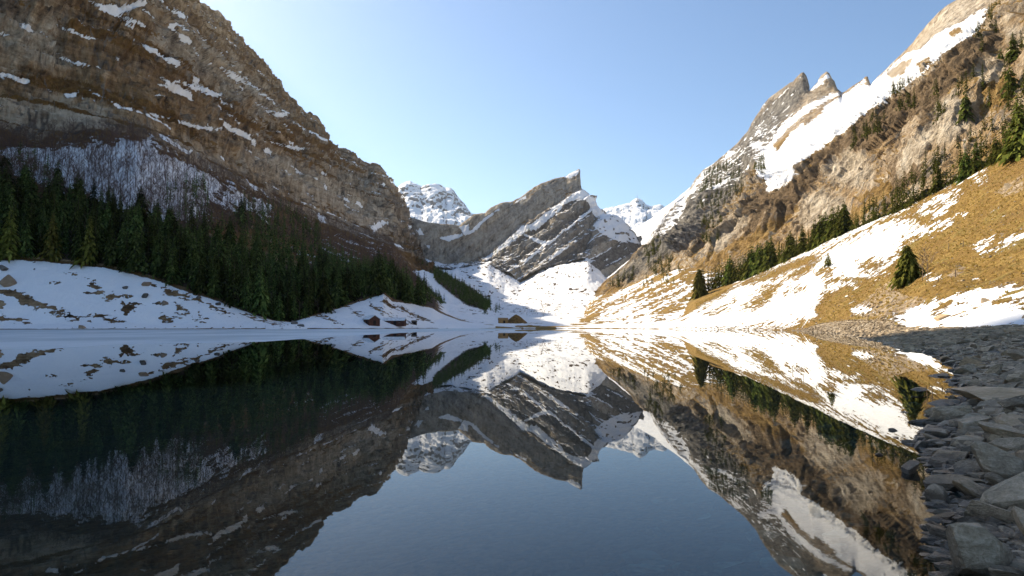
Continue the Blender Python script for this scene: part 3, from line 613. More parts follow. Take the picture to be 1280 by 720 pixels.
N0_py = [(1023, 405), (1060, 401), (1109, 400), (1135, 411), (1174, 416), (1220, 413), (1261, 410), (1290, 409), (1400, 404), (1700, 396), (2600, 385)]
crestN_py = [(770, 411), (800, 403), (830, 396), (850, 386), (867, 372), (880, 366), (910, 356), (940, 345), (970, 332), (1000, 318), (1030, 304), (1060, 290), (1095, 276), (1130, 262), (1165, 243), (1200, 225), (1240, 205), (1280, 185), (1400, 125), (1700, -20), (2600, -400)]
crestN_Y = [(770, 560), (800, 600), (840, 640), (880, 640), (940, 570), (1000, 490), (1060, 420), (1130, 350), (1200, 300), (1280, 260), (1400, 210), (1700, 150), (2600, 95)]
shoreN_Y = [(770, 445), (800, 425), (850, 372), (900, 325), (950, 282), (1000, 238), (1023, 200), (1060, 170), (1109, 125), (1135, 105), (1174, 80), (1220, 68), (1280, 58), (1400, 48), (1700, 36), (2600, 22)]
_x = np.array(cols_range((770, 1300, 10), (1300, 2600, 50))+[2600])
_shore_py = tab([(770, 411.0), (850, 411.4), (900, 411.9), (950, 412.4), (1000, 412.6), (1010, 410)]+N0_py, _x)
N_rows = [('z', [(770, -0.5), (1000, -0.4), (1060, 0.2), (1150, 0.5), (1300, 0.6), (2600, 0.9)], [(a, b*0.86) for a, b in shoreN_Y]), ('py', list(zip(_x, _shore_py)), shoreN_Y),
          ('py', list(zip(_x, _shore_py*0.72+tab(crestN_py, _x)*0.28)), list(zip(_x, tab(shoreN_Y, _x, True)*0.78+tab(crestN_Y, _x, True)*0.22))),
          ('py', list(zip(_x, _shore_py*0.33+tab(crestN_py, _x)*0.67)), list(zip(_x, tab(shoreN_Y, _x, True)*0.42+tab(crestN_Y, _x, True)*0.58))),
          ('py', crestN_py, crestN_Y), ('off', (8, 10, 2.5), 0), ('off', (60, 60, -12), 0)]
z7 = lambda p: zz(900, 180, 2.768, p)
z5 = lambda p: zz(740, 180, 3.0, p)
SNOW_N = [z7([(-30, 520), (60, 485), (130, 452), (200, 418), (290, 420), (330, 398), (390, 358), (470, 318), (560, 282), (620, 252), (690, 280), (722, 305), (640, 330), (612, 380), (570, 432), (500, 470), (430, 498), (395, 550), (340, 572), (400, 578), (330, 595), (210, 630), (0, 648), (-300, 648), (-360, 630), (-120, 590)]),
          z7([(60, 480), (90, 462), (250, 383), (420, 298), (560, 228), (700, 160), (835, 98), (835, 106), (705, 180), (600, 242), (520, 290), (440, 332), (390, 347), (300, 392), (200, 432), (100, 478)]),
          z7([(720, 210), (760, 180), (825, 158), (800, 182), (740, 212)]), z7([(715, 238), (810, 200), (770, 222), (830, 240), (740, 247)]), z7([(735, 288), (800, 268), (770, 288)]), z7([(690, 225), (740, 205), (700, 240)]),
          z7([(878, 362), (950, 338), (1060, 302), (1060, 325), (960, 350), (905, 382)]), z7([(876, 103), (900, 88), (890, 107)]), z7([(884, 118), (918, 120), (902, 132)]), z7([(670, 180), (720, 165), (690, 190)]),
          z7([(570, 605), (650, 568), (740, 542), (755, 560), (740, 582), (880, 562), (890, 542), (775, 542), (900, 498), (1060, 512), (1060, 540), (950, 543), (950, 556), (1060, 558), (1060, 640), (960, 655), (870, 660), (760, 655), (660, 640), (600, 620)]),
          z7([(450, 578), (520, 563), (530, 578)]), z7([(580, 650), (612, 655), (590, 665)]), z7([(728, 468), (765, 455), (745, 470)]), z7([(950, 238), (972, 235), (955, 241)])]
GRASS_N = [z5([(410, 562), (525, 538), (480, 572), (330, 640), (270, 656), (300, 630)]), z5([(430, 640), (535, 588), (500, 622), (440, 642)]), z5([(560, 612), (600, 590), (640, 540), (712, 518), (690, 562), (620, 618)]), z5([(580, 520), (700, 470), (820, 430), (800, 445), (690, 500), (600, 522)]),
           z5([(690, 512), (760, 480), (820, 455), (850, 440), (790, 492), (710, 522)]), z5([(835, 490), (870, 465), (920, 460), (900, 480), (850, 497)]), z5([(880, 512), (960, 505), (960, 517), (900, 516)]), z5([(840, 620), (880, 560), (960, 540), (960, 650), (860, 640)]), z5([(720, 560), (790, 535), (800, 540), (730, 566)]),
           z7([(480, 420), (520, 400), (570, 400), (540, 430), (490, 440)]), z7([(360, 480), (390, 466), (470, 460), (500, 468), (400, 478)])]
def disp_N(P, t, px, py):
    q = P*np.array([1, 1, 1.0])
    return 0.8*fbm(q/45, 4, 171)+0.35*fbm(q/7, 4, 175)+0.9*polys(px, py, [[(1060, 395), (1090, 372), (1120, 350), (1180, 332), (1220, 340), (1200, 365), (1150, 380), (1110, 396)]], 9)
def mask_N(P, nz, t, px, py):
    n1 = fbm(P/12, 4, 181); n2 = fbm(P/3, 3, 187)
    q = np.stack([(px*0.5+py*1.0)/5.0, (px*1.0-py*0.5)/45.0, 0*px], -1)
    n3 = fbm(q, 4, 183)
    n4 = fbm(P/4.0, 5, 189, 0.62)
    n5 = fbm(P/1.6, 3, 191, 0.6)
    s = polys(px+2*n3+4*n1, py+2*n3+2.5*n1, SNOW_N, 7, 2.2*n4+0.6*n3+1.2*n1+0.9*n5)
    g = polys(px+4*n1, py+3*n1, GRASS_N, 5.0, 2.2*n4+0.9*n1+0.9*n5)
    dots = sstep(0.20, 0.36, n4+0.35*n3)*0.6
    s = s*(1-g)*(1-dots)
    spots = sstep(0.30, 0.46, n3+0.4*n1+0.3*n4)*0.65*sstep(1240, 1040, px)
    rock = polys(px+3*n2, py+3*n1, [[(1060, 398), (1075, 378), (1110, 350), (1118, 352), (1130, 368), (1160, 372), (1150, 385), (1110, 396)], [(1180, 345), (1200, 330), (1212, 335), (1195, 348)], [(1242, 240), (1262, 225), (1280, 215), (1280, 240), (1255, 248)]], 3)*(0.55+0.8*n2)
    scr = sstep(0.15, 0.4, n1+0.5*n2)*0.42
    return np.stack([np.maximum(s, spots), 1-rock*1.1, scr], -1)
def bank_N(m, t, px, P):
    b = sstep(1.12, 0.9, t+0.15*fbm(P/6, 3, 190))*sstep(985, 1010, px)
    m = np.concatenate([m, np.zeros((len(m), 2))], 1); m[:, 0] *= 1-b; m[:, 1] *= 1-b; m[:, 2] *= 1-b; m[:, 3] = b*0.9
    return m
loft('N', cols_range((770, 1290, 0.8), (1290, 1400, 4), (1400, 2600, 30)), N_rows, [8, 60, 100, 90, 5, 6], [0.1, 0.2, 1.8, 2.6, 1.6, 1, 2], lambda P, t, px, py: disp_N(P, t-1, px, py), lambda P, nz, t, px, py: bank_N(mask_N(P, nz, t-1, px, py), t, px, P), M_mead, 'hill')

# ---------------- rocky beach and lake bed
WL_Y = np.array([-60, -20, -5, 0, 2.5, 4.1, 5.5, 7, 9, 12, 14.5, 17.3, 21, 26.5, 43, 60, 78, 125, 170, 235, 300.])
WL_X = np.array([-8, -2.5, 0.7, 1.85, 2.22, 2.85, 3.75, 4.65, 5.82, 8.15, 10.1, 11.6, 14.2, 17.6, 26.5, 35, 43, 63, 80, 102, 112.])
def wl(y):
    y = np.asarray(y, float)
    return pchip_w(WL_Y, np.clip(y.ravel(), -60, 300))(WL_X).reshape(y.shape)
BD = np.array([-40, -12, -6, -3, -1, 0, 2, 5, 10, 20, 60]); BZ = np.array([-4, -1.5, -0.85, -0.5, -0.17, 0, 0.34, 0.80, 1.3, 1.5, 2.2])
def beach_z(x, y):
    x = np.asarray(x, float); d = x-wl(y)
    P = np.stack([x, np.asarray(y, float), 0*x], -1)
    s = np.clip(0.3+np.abs(d)/4, 0.2, 1)
    return np.interp(d, BD, BZ)+s*(0.20*fbm(P/4.5, 4, 201)+0.03*pnoise(P/0.5, 207))
by = np.concatenate([np.arange(-60, 0, 2.0), np.arange(0, 12, 0.09), np.geomspace(12, 300, 330)])
bd = np.concatenate([np.linspace(-40, -6, 18, endpoint=False), np.linspace(-6, 10, 190, endpoint=False), np.linspace(10, 60, 40)])
BX = wl(by)[None, :]+bd[:, None]*np.clip(by/12, 1, 2.2)[None, :]; BY = by[None, :]+0*BX
BZg = beach_z(BX.ravel(), BY.ravel())
idx = np.arange(BX.size).reshape(BX.shape)
Fq = np.stack([idx[:-1, :-1], idx[1:, :-1], idx[1:, 1:], idx[:-1, 1:]], -1).reshape(-1, 4)
T = NT('wet shore gravel')
pos = T.n('ShaderNodeTexCoord').outputs['Object']
vor = T.n('ShaderNodeTexVoronoi', feature='F1'); vor.inputs['Scale'].default_value = 5.5; vor.inputs['Randomness'].default_value = 1
T.l(T.mapping(pos, (1, 1, 1.5)), vor.inputs['Vector'])
n_ = T.noise(pos, 14, 6, 0.65); nb = T.noise(pos, 0.5, 4, 0.6)
c = T.mix(T.smooth(n_, 0.3, 0.7), (0.07, 0.062, 0.05), (0.22, 0.19, 0.15))
c = T.mix(0.5, c, T.mix(T.math('MULTIPLY', vor.outputs['Color'], 1.0), (0.08, 0.07, 0.055), (0.30, 0.255, 0.19)))
c = T.mix(T.math('MULTIPLY', T.smooth(nb, 0.45, 0.65), 0.5), c, (0.22, 0.155, 0.085))
T.bsdf(c, 0.75, 0.3, T.bump(T.math('SUBTRACT', T.math('MULTIPLY', n_, 0.4), vor.outputs['Distance']), 1.0, 0.12))
M_beach = T.m
o = mesh_np('shore', np.stack([BX.ravel(), BY.ravel(), BZg], -1), Fq, M_beach); tag(o, kind='structure')

gx = np.concatenate([np.arange(-700, -20, 20), np.arange(-20, 14, 0.12), np.arange(14, 160, 8)]); gy = np.concatenate([np.arange(-300, 2, 20), np.arange(2, 22, 0.12), np.geomspace(22, 620, 50)])
GX, GY = np.meshgrid(gx, gy); d = GX-wl(GY)
Pq = np.stack([GX.ravel(), GY.ravel(), 0*GX.ravel()], -1)
gz = np.interp(d.ravel(), [-60, -25, -14, -9, -6, -3, -1, 0], [-10, -8, -5.5, -3.0, -1.4, -0.6, -0.3, -0.25])+np.clip(-d.ravel()/6, 0, 1)*(0.25*fbm(Pq/2.2, 4, 211)+0.10*fbm(Pq/0.7, 3, 215, 0.5, True))
gz = np.minimum(gz, -0.25)
idx = np.arange(GX.size).reshape(GX.shape)
Fq = np.stack([idx[:-1, :-1], idx[:-1, 1:], idx[1:, 1:], idx[1:, :-1]], -1).reshape(-1, 4)
T = NT('lake bed stones')
pos = T.n('ShaderNodeTexCoord').outputs['Object']
vor = T.n('ShaderNodeTexVoronoi', feature='F1'); vor.inputs['Scale'].default_value = 2.2
T.l(pos, vor.inputs['Vector']); n_ = T.noise(pos, 3, 6, 0.6)
c = T.mix(T.smooth(vor.outputs['Color'], 0.2, 0.9), (0.07, 0.10, 0.095), (0.42, 0.42, 0.34))
c = T.mix(T.smooth(n_, 0.4, 0.65), c, (0.03, 0.055, 0.055))
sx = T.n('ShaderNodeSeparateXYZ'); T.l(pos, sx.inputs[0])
c = T.mix(T.smooth(T.math('MULTIPLY', sx.outputs[2], -1.0), 0.6, 1.9), c, (0.0008, 0.0028, 0.004))      # darkens with depth, standing in for light absorbed by the water
T.bsdf(c, 0.9, 0.1)
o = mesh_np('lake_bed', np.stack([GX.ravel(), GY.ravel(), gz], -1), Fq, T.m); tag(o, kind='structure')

# water
T = NT('lake water')
pos = T.n('ShaderNodeTexCoord').outputs['Object']
w1 = T.noise(T.mapping(pos, (1, 0.5, 1)), 0.5, 3, 0.5); 
bmp = T.bump(w1, 0.02, 0.03)
fr = T.n('ShaderNodeFresnel'); fr.inputs[0].default_value = 1.31; T.l(bmp, fr.inputs['Normal'])
gl = T.n('ShaderNodeBsdfGlossy'); gl.inputs['Roughness'].default_value = 0.0; gl.inputs['Color'].default_value = (0.97, 0.98, 0.98, 1); T.l(bmp, gl.inputs['Normal'])
tr = T.n('ShaderNodeBsdfTransparent'); tr.inputs[0].default_value = (0.40, 0.55, 0.56, 1)
mx = T.n('ShaderNodeMixShader'); T.l(fr.outputs[0], mx.inputs[0]); T.l(tr.outputs[0], mx.inputs[1]); T.l(gl.outputs[0], mx.inputs[2]); T.l(mx.outputs[0], T.out.inputs[0])
o = mesh_np('lake', [(-900, -400, 0), (300, -400, 0), (300, 620, 0), (-900, 620, 0)], [(0, 1, 2, 3)], T.m, False); tag(o, kind='structure')

# ice sheet along the far left shore
ice_px = np.arange(-400, 652, 1.5)
edge_py = tab([(-400, 452), (-60, 438), (0, 436.5), (60, 436), (100, 434), (140, 431), (200, 429.5), (260, 428.5), (330, 427), (372, 424), (400, 422.6), (440, 419.5), (480, 417.5), (505, 416.0), (530, 415.0), (560, 414.0), (600, 413.0), (652, 412.2)], ice_px)
edge_py = edge_py+0.35*fbm(np.stack([ice_px/16, 0*ice_px, 0*ice_px], -1), 4, 221)
Pn = at(ice_px, edge_py, np.full(ice_px.shape, 100.)); k = (0.006-H)/(Pn[:, 2]-H); near = np.stack([Pn[:, 0]*k, 100*k, np.full(k.shape, 0.006)], -1)
farY = np.where(ice_px < 620, tab(shoreL, ice_px)+8, tab(VSH, ice_px)+6)
far = at_z(ice_px, np.full(ice_px.shape, 0.006), farY)
rws = [near+(far-near)*f for f in np.linspace(0, 1, 24)]
P = np.concatenate([near-[0, 0, 0.05]]+rws); nc = len(ice_px); idx = np.arange(len(P)).reshape(-1, nc)
Fq = np.stack([idx[:-1, :-1], idx[:-1, 1:], idx[1:, 1:], idx[1:, :-1]], -1).reshape(-1, 4)
T = NT('lake ice')
pos = T.n('ShaderNodeTexCoord').outputs['Object']
n1 = T.noise(T.mapping(pos, (1, 0.35, 1), (0, 0, 0.3)), 0.05, 6, 0.6); n2 = T.noise(T.mapping(pos, (0.5, 1, 1)), 0.4, 5, 0.6)
c = T.mix(T.smooth(n1, 0.36, 0.62), (0.40, 0.47, 0.50), (0.62, 0.67, 0.70)); c = T.mix(T.math('MULTIPLY', T.smooth(n2, 0.5, 0.75), 0.35), c, (0.75, 0.78, 0.8))
T.bsdf(c, 0.55, 0.25)
o = mesh_np('ice', P, Fq, T.m, False); tag(o, kind='structure')

# wide ground sheet under everything
T = NT('distant ground')
T.bsdf(T.mix(T.noise(T.n('ShaderNodeTexCoord').outputs['Object'], 0.01), (0.2, 0.17, 0.12), (0.7, 0.72, 0.74)), 0.9)
o = mesh_np('ground', [(-9000, -9000, -14), (9000, -9000, -14), (9000, 9000, -14), (-9000, 9000, -14)], [(0, 1, 2, 3)], T.m, False); tag(o, kind='structure')
# ------------------------------------------------------------------ plants
def leaf_mat(name, a, b, c, var=0.5):
    T = NT(name)
    pos = T.n('ShaderNodeTexCoord').outputs['Object']
    oi = T.n('ShaderNodeObjectInfo')
    geo = T.n('ShaderNodeNewGeometry')
    n_ = T.noise(pos, 9.0, 3, 0.6)
    n_ = T.math('ADD', T.math('MULTIPLY', n_, 0.6), T.math('MULTIPLY', geo.outputs['Random Per Island'], 0.4))
    col = T.ramp(n_, [(0.25, a), (0.5, b), (0.75, c)])
    hs = T.n('ShaderNodeHueSaturation'); T.l(col, hs.inputs['Color'])
    T.l(T.math('ADD', T.math('MULTIPLY', oi.outputs['Random'], var), 1-var/2), hs.inputs['Value'])
    T.l(T.math('ADD', T.math('MULTIPLY', oi.outputs['Random'], 0.05), 0.475), hs.inputs['Hue'])
    d = T.n('ShaderNodeBsdfDiffuse'); T.l(hs.outputs[0], d.inputs[0])
    tl = T.n('ShaderNodeBsdfTranslucent'); T.l(hs.outputs[0], tl.inputs[0])
    mx = T.n('ShaderNodeMixShader'); mx.inputs[0].default_value = 0.25
    T.l(d.outputs[0], mx.inputs[1]); T.l(tl.outputs[0], mx.inputs[2]); T.l(mx.outputs[0], T.out.inputs[0])
    return T.m
M_needle = leaf_mat('spruce needles', (0.013, 0.021, 0.007), (0.050, 0.066, 0.018), (0.145, 0.165, 0.046), 1.3)
M_needle2 = leaf_mat('sunny spruce needles', (0.030, 0.042, 0.010), (0.082, 0.100, 0.020), (0.165, 0.168, 0.040), 0.8)  # lighter copy of the spruce needles, sunlight put into the colour
M_needle3 = leaf_mat('olive needles of the lone tree', (0.05, 0.055, 0.012), (0.13, 0.135, 0.026), (0.26, 0.24, 0.055), 0.3)
M_dry = leaf_mat('dry brown needles', (0.05, 0.03, 0.015), (0.10, 0.06, 0.028), (0.16, 0.10, 0.05))
def bark_mat(name, a, b):
    T = NT(name); pos = T.n('ShaderNodeTexCoord').outputs['Object']
    T.bsdf(T.mix(T.smooth(T.noise(T.mapping(pos, (1, 1, 0.2)), 40, 4), 0.35, 0.65), a, b), 0.95, 0.1); return T.m
M_bark = bark_mat('bark', (0.035, 0.025, 0.018), (0.10, 0.075, 0.055))
M_twig = bark_mat('bare twigs', (0.085, 0.055, 0.045), (0.17, 0.115, 0.092))
M_twig2 = bark_mat('sunlit bare twigs', (0.16, 0.113, 0.07), (0.30, 0.218, 0.14))  # paler copy of the bare twigs, with the sunlight in its colour

def tube(p0, p1, r0, r1, n=4):
    p0 = np.asarray(p0, float); p1 = np.asarray(p1, float); d = p1-p0; d = d/(np.linalg.norm(d)+1e-9)
    a = np.cross(d, [0.3, 0.2, 0.93] if abs(d[2]) < 0.9 else [1, 0, 0]); a /= np.linalg.norm(a); b = np.cross(d, a)
    th = np.arange(n)*2*math.pi/n
    ring = np.cos(th)[:, None]*a+np.sin(th)[:, None]*b
    V = np.concatenate([p0+ring*r0, p1+ring*r1])
    Fq = [(i, (i+1) % n, n+(i+1) % n, n+i) for i in range(n)]
    return V, Fq
class Acc:
    def __init__(self): self.V = []; self.F = []; self.n = 0
    def add(self, V, Fq):
        V = np.asarray(V, float); self.V.append(V); self.F.append(np.asarray(Fq, int)+self.n); self.n += len(V)
    def get(self): return np.concatenate(self.V), np.concatenate(self.F)

def conifer(seed, r=0.17, whorls=24, br=8, clumps=4, bare=0.10, dens=1.0, lean=0.0, pw=0.85, cw=1.0):
    rg = np.random.default_rng(seed)
    t = Acc()
    t.add(*tube((0, 0, -0.06), (lean*0.3, 0, 0.5), 0.016, 0.010, 6)); t.add(*tube((lean*0.3, 0, 0.5), (lean, 0, 0.97), 0.010, 0.001, 6))
    c = Acc(); wob = rg.uniform(0.78, 1.15, 5)
    for w in range(whorls):
        h = bare+(0.975-bare)*(w+rg.uniform(-0.3, 0.3))/whorls
        h = min(max(h, bare), 0.985)
        prof = (1-h)**pw*(0.72+0.28*min(1, (h-bare)/0.10+0.4))
        nb = max(3, int(br*(1 if h < 0.75 else 0.75)))
        a0 = rg.uniform(0, 6.28)
        for k in range(nb):
            if rg.random() > dens: continue
            az = a0+k*6.283/nb+rg.uniform(-0.3, 0.3)
            L = (r*prof*wob[k % 5]*(1+0.22*math.sin(w*1.7+seed))+0.008)*rg.uniform(0.5, 1.25)
            ux, uy = math.cos(az), math.sin(az)
            nc = clumps if L > r*0.3 else max(2, clumps-2)
            rise = 0.25-0.1*(1-h)
            for s_ in np.linspace(0.18, 0.86, nc):
                s1 = s_+0.42*(0.45+0.55*cw)
                ww = (L*0.30*(1.15-0.6*s_)*rg.uniform(0.7, 1.3)+0.003)*cw
                z0 = h+L*(rise*s_-0.62*s_*s_)*1.0; z1 = h+L*(rise*s1-0.62*s1*s1)
                roll = rg.uniform(-0.9, 0.9)
                lx, ly, lz = -uy*math.cos(roll), ux*math.cos(roll), math.sin(roll)
                j = rg.uniform(-0.10, 0.10)*L
                xo = lean*h*h
                A = np.array([xo+ux*L*s_, uy*L*s_, z0]); B = np.array([xo+ux*L*s1+j*-uy, uy*L*s1+j*ux, z1-0.1*L])
                Lv = np.array([lx, ly, lz])*ww
                m = A*0.55+B*0.45
                c.add([A, m-Lv, B, m+Lv], [(0, 1, 2, 3)])
    return t.get(), c.get()

def bare_tree(seed, limbs=9, twigs=6, spread=0.22, n=3, tw=0.0052, tr=1.0):
    rg = np.random.default_rng(seed)
    t = Acc(); c = Acc()
    bend = rg.uniform(-0.09, 0.09, 2)
    p = lambda h: np.array([bend[0]*math.sin(h*3), bend[1]*math.sin(h*2.4), h])
    hs = [-0.05, 0.25, 0.55, 0.8, 0.96]; rs = [0.0105, 0.0085, 0.006, 0.004, 0.001]
    for a, b, ra, rb in zip(hs[:-1], hs[1:], rs[:-1], rs[1:]): t.add(*tube(p(a), p(b), ra*tr, rb*tr, 4))
    for k in range(limbs):
        h = 0.28+0.64*(k+rg.random())/limbs; az = rg.uniform(0, 6.283)
        L = spread*(1.15-0.75*h)*rg.uniform(0.8, 1.4); up = rg.uniform(0.7, 1.5)
        q0 = p(h); q1 = q0+np.array([math.cos(az), math.sin(az), up])*L*0.75
        c.add(*tube(q0, q1, 0.0045*(1.1-h*0.6), 0.0018, n))
        for j in range(twigs):
            f = rg.uniform(0.3, 1.0); a2 = az+rg.uniform(-1.3, 1.3); q2 = q0*(1-f)+q1*f
            q3 = q2+np.array([math.cos(a2), math.sin(a2), rg.uniform(0.4, 1.9)])*L*rg.uniform(0.22, 0.5)
            d = np.array([rg.uniform(-1, 1), rg.uniform(-1, 1), rg.uniform(-0.4, 0.4)]); d = d/np.linalg.norm(d)*tw
            c.add([q2-d, q2+d, q3+d*0.4, q3-d*0.4], [(0, 1, 2, 3)])
    return t.get(), c.get()

def kit(prefix, gens, mt, mc):
    out = []
    for (tv, tf), (cv, cf) in gens:
        out.append((mesh_np('trunk', tv, tf, mt, True, link=False), mesh_np('crown', cv, cf, mc, False, link=False)))
    return out

def pick(key, polylist, spacing, seed, tr=None, nzmin=0.15, maxn=99999, yscale=None, snowmax=None):
    S = SURF[key]; px, py = S['px'], S['py']
    sel = np.zeros(px.shape, bool)
    for p in polylist: sel |= poly_sd(px, py, p) > 0
    sel &= (S['N'][:, 2] > nzmin) & (S['P'][:, 1] > 5)
    if snowmax is not None: sel &= S['m'][:, 0] < snowmax
    if tr: sel &= (S['t'] >= tr[0]) & (S['t'] <= tr[1])
    ids = np.nonzero(sel)[0]; rg = np.random.default_rng(seed); rg.shuffle(ids)
    P = S['P'][ids]; cell = spacing; used = {}; out = []
    for i, p in zip(ids, P):
        sp = spacing*(1 if yscale is None else max(1, p[1]/yscale))
        c = (int(p[0]//spacing), int(p[1]//spacing)); ok = True
        rr = int(math.ceil(sp/spacing))
        for a in range(-rr, rr+1):
            for b in range(-rr, rr+1):
                for q in used.get((c[0]+a, c[1]+b), ()):
                    if (q[0]-p[0])**2+(q[1]-p[1])**2 < sp*sp: ok = False; break
                if not ok: break
            if not ok: break
        if ok:
            used.setdefault(c, []).append(p); out.append(p)
            if len(out) >= maxn: break
    return np.array(out).reshape(-1, 3)

def spot(key, px, py, Y=None):
    S = SURF[key]; d = (S['px']-px)**2+(S['py']-py)**2
    if Y: d = d+((S['P'][:, 1]-Y)*0.02)**2
    k = np.argsort(d)[:40]; k = k[np.argmin(S['P'][k, 1]+40*np.sqrt(d[k]))]
    return S['P'][k]

def merged(name, inst, gens, mat, label, cat, both=True):
    """one mass object out of many loc/size/rotation instances"""
    Vs, Fs, n = [], [], 0
    for g in range(len(gens)):
        (tv, tf), (cv, cf) = gens[g]
        V0 = np.concatenate([tv, cv]) if both else cv; F0 = np.concatenate([tf, cf+len(tv)]) if both else cf
        I = inst[g::len(gens)]
        if len(I) == 0: continue
        I = np.asarray(I); ca, sa = np.cos(I[:, 4]), np.sin(I[:, 4]); s = I[:, 3]
        X = (V0[None, :, 0]*ca[:, None]-V0[None, :, 1]*sa[:, None])*s[:, None]*I[:, 5:6]+I[:, 0:1]
        Yy = (V0[None, :, 0]*sa[:, None]+V0[None, :, 1]*ca[:, None])*s[:, None]*I[:, 5:6]+I[:, 1:2]
        Z = V0[None, :, 2]*s[:, None]+I[:, 2:3]
        if name in ('woodland', 'scrub'): X = X+(Z-I[:, 2:3])*RG.uniform(-0.12, 0.12, (len(I), 1)); Yy = Yy+(Z-I[:, 2:3])*RG.uniform(-0.1, 0.1, (len(I), 1))
        Vs.append(np.stack([X, Yy, Z], -1).reshape(-1, 3))
        Fs.append((F0[None]+(np.arange(len(I))*len(V0))[:, None, None]+n).reshape(-1, F0.shape[1])); n += len(I)*len(V0)
    o = mesh_np(name, np.concatenate(Vs), np.concatenate(Fs), mat, False)
    return tag(o, label, cat, kind='stuff')

def plant(name, loc, h, kits, k, label, cat, group=None, rz=None, wide=1.0):
    r = empty(name, tuple(loc), random.uniform(0, 6.28) if rz is None else rz)
    r.scale = (h*wide, h*wide, h)
    if name == 'bare_tree': r.rotation_euler = (random.uniform(-0.09, 0.09), random.uniform(-0.09, 0.09), r.rotation_euler[2])
    tag(r, label, cat, group)
    for me, nm in zip(kits[k % len(kits)], ('trunk', 'crown')):
        o = bpy.data.objects.new(nm, me); COL.objects.link(o); o.parent = r
    return r

SPR = kit('spruce', [conifer(100+i, r=[0.15, 0.19, 0.22, 0.145, 0.24, 0.17][i], pw=[0.85, 0.8, 0.75, 0.95, 0.8, 1.0][i], whorls=28, br=9, clumps=5, cw=0.75, bare=0.05+0.03*(i % 3)) for i in range(6)], M_bark, M_needle)
SPR2 = kit('spruce', [conifer(140+i, r=[0.23, 0.29, 0.21, 0.26][i], whorls=20, br=9, clumps=5, bare=0.05, dens=0.92) for i in range(4)], M_bark, M_needle2)
HERO = kit('spruce', [conifer(160, r=0.36, whorls=38, br=17, clumps=10, cw=0.5, bare=0.05, dens=0.85, lean=0.06, pw=0.6), conifer(161, r=0.36, whorls=18, br=9, clumps=7, bare=0.14, dens=0.8, cw=0.6), conifer(162, r=0.22, whorls=36, br=11, clumps=7, bare=0.04, dens=0.95, cw=0.6)], M_bark, M_needle3)
DRY = kit('larch', [conifer(170, r=0.15, whorls=20, br=7, clumps=3, bare=0.08, dens=0.85)], M_bark, M_dry)
LOD = [conifer(180+i, r=0.15+0.02*i, whorls=11, br=6, clumps=2) for i in range(4)]
BARE = kit('bare', [bare_tree(200+i, 13, 9, 0.30) for i in range(6)], M_twig, M_twig)
BARE_LOD = [bare_tree(220+i, 8, 5, 0.26, 3, 0.004) for i in range(5)]
def px_h(p, h): return F*h/max(p[1], 1)

# --- left forest: named front row, then the rest
front = [(11, 322, 69, 'tall spruce at the edge of the snow field, beside the big grey boulders'), (64, 323, 62, 'broad full spruce on the forest edge, two trees in from the picture edge'),
         (111, 328, 63, 'full bright green spruce standing just above the top of the snow field'), (158, 338, 54, 'slim spruce with bare lower trunk on the forest edge'),
         (169, 340, 58, 'spruce pressed against the slim bare-trunked one on the forest edge'), (205, 350, 55, 'pointed spruce on the forest edge above the round boulder'),
         (248, 363, 46, 'spruce on the forest edge where the snow field narrows'), (267, 371, 42, 'shorter spruce beside the narrowing end of the snow field'),
         (339, 396, 34, 'small blue green spruce beside the brown dry conifer'), (359, 401, 44, 'thin tall spruce standing nearest the lake at the snow field tip')]
for i, (a, b, hp, lab) in enumerate(front):
    p = spot('L', a, b); h = hp*p[1]/F
    plant('spruce_tree', p-[0, 0, 0.5], h, HERO if i in (0, 1, 2) else SPR, 2 if i in (0, 1, 2) else i, lab, 'tree')
p = spot('L', 326, 393); plant('conifer_tree', p-[0, 0, 0.4], 31*p[1]/F, DRY, 0, 'rusty brown dry conifer among the green spruces at the forest edge', 'tree')

FOR_L = [[(-60, 225), (0, 230), (60, 250), (120, 256), (160, 272), (200, 284), (240, 292), (262, 288), (300, 282), (340, 292), (380, 302), (420, 320), (450, 334), (490, 352), (520, 366), (538, 378), (530, 383), (491, 376), (479, 366), (460, 372), (424, 384), (383, 397), (365, 403), (340, 400), (300, 386), (260, 371), (200, 350), (165, 340), (130, 332), (60, 325), (0, 320), (-60, 314)]]
fl = pick('L', FOR_L, 6.8, 21, nzmin=0.1, yscale=430)
fl = np.array([p for p in fl if not (p[1] > 470 and proj(p)[0] < 300 and random.random() < 0.25)])
con = []
for p in fl:
    px_, py_ = proj(p)
    h = random.choice((random.uniform(24, 34), random.uniform(19, 28), random.uniform(12, 20)))
    con.append((p, h, px_h(p, h), 'L'))
# scattered dark conifers higher up among the bare trees
for p in pick('L', [[(0, 200), (60, 215), (60, 245), (0, 232)], [(205, 240), (258, 235), (262, 285), (215, 290)], [(300, 255), (360, 265), (400, 285), (400, 305), (320, 290)]], 13, 22, nzmin=0.1):
    h = random.uniform(17, 25); con.append((p, h, px_h(p, h), 'L'))
for p in pick('L', [[(505, 268), (520, 300), (545, 345), (530, 340), (500, 290)], [(150, 25), (160, 22), (205, 45), (200, 50)], [(185, 95), (200, 92), (202, 105), (190, 106)]], 20, 23, nzmin=0.0, maxn=60):
    h = random.uniform(10, 16); con.append((p, h, px_h(p, h), 'X'))
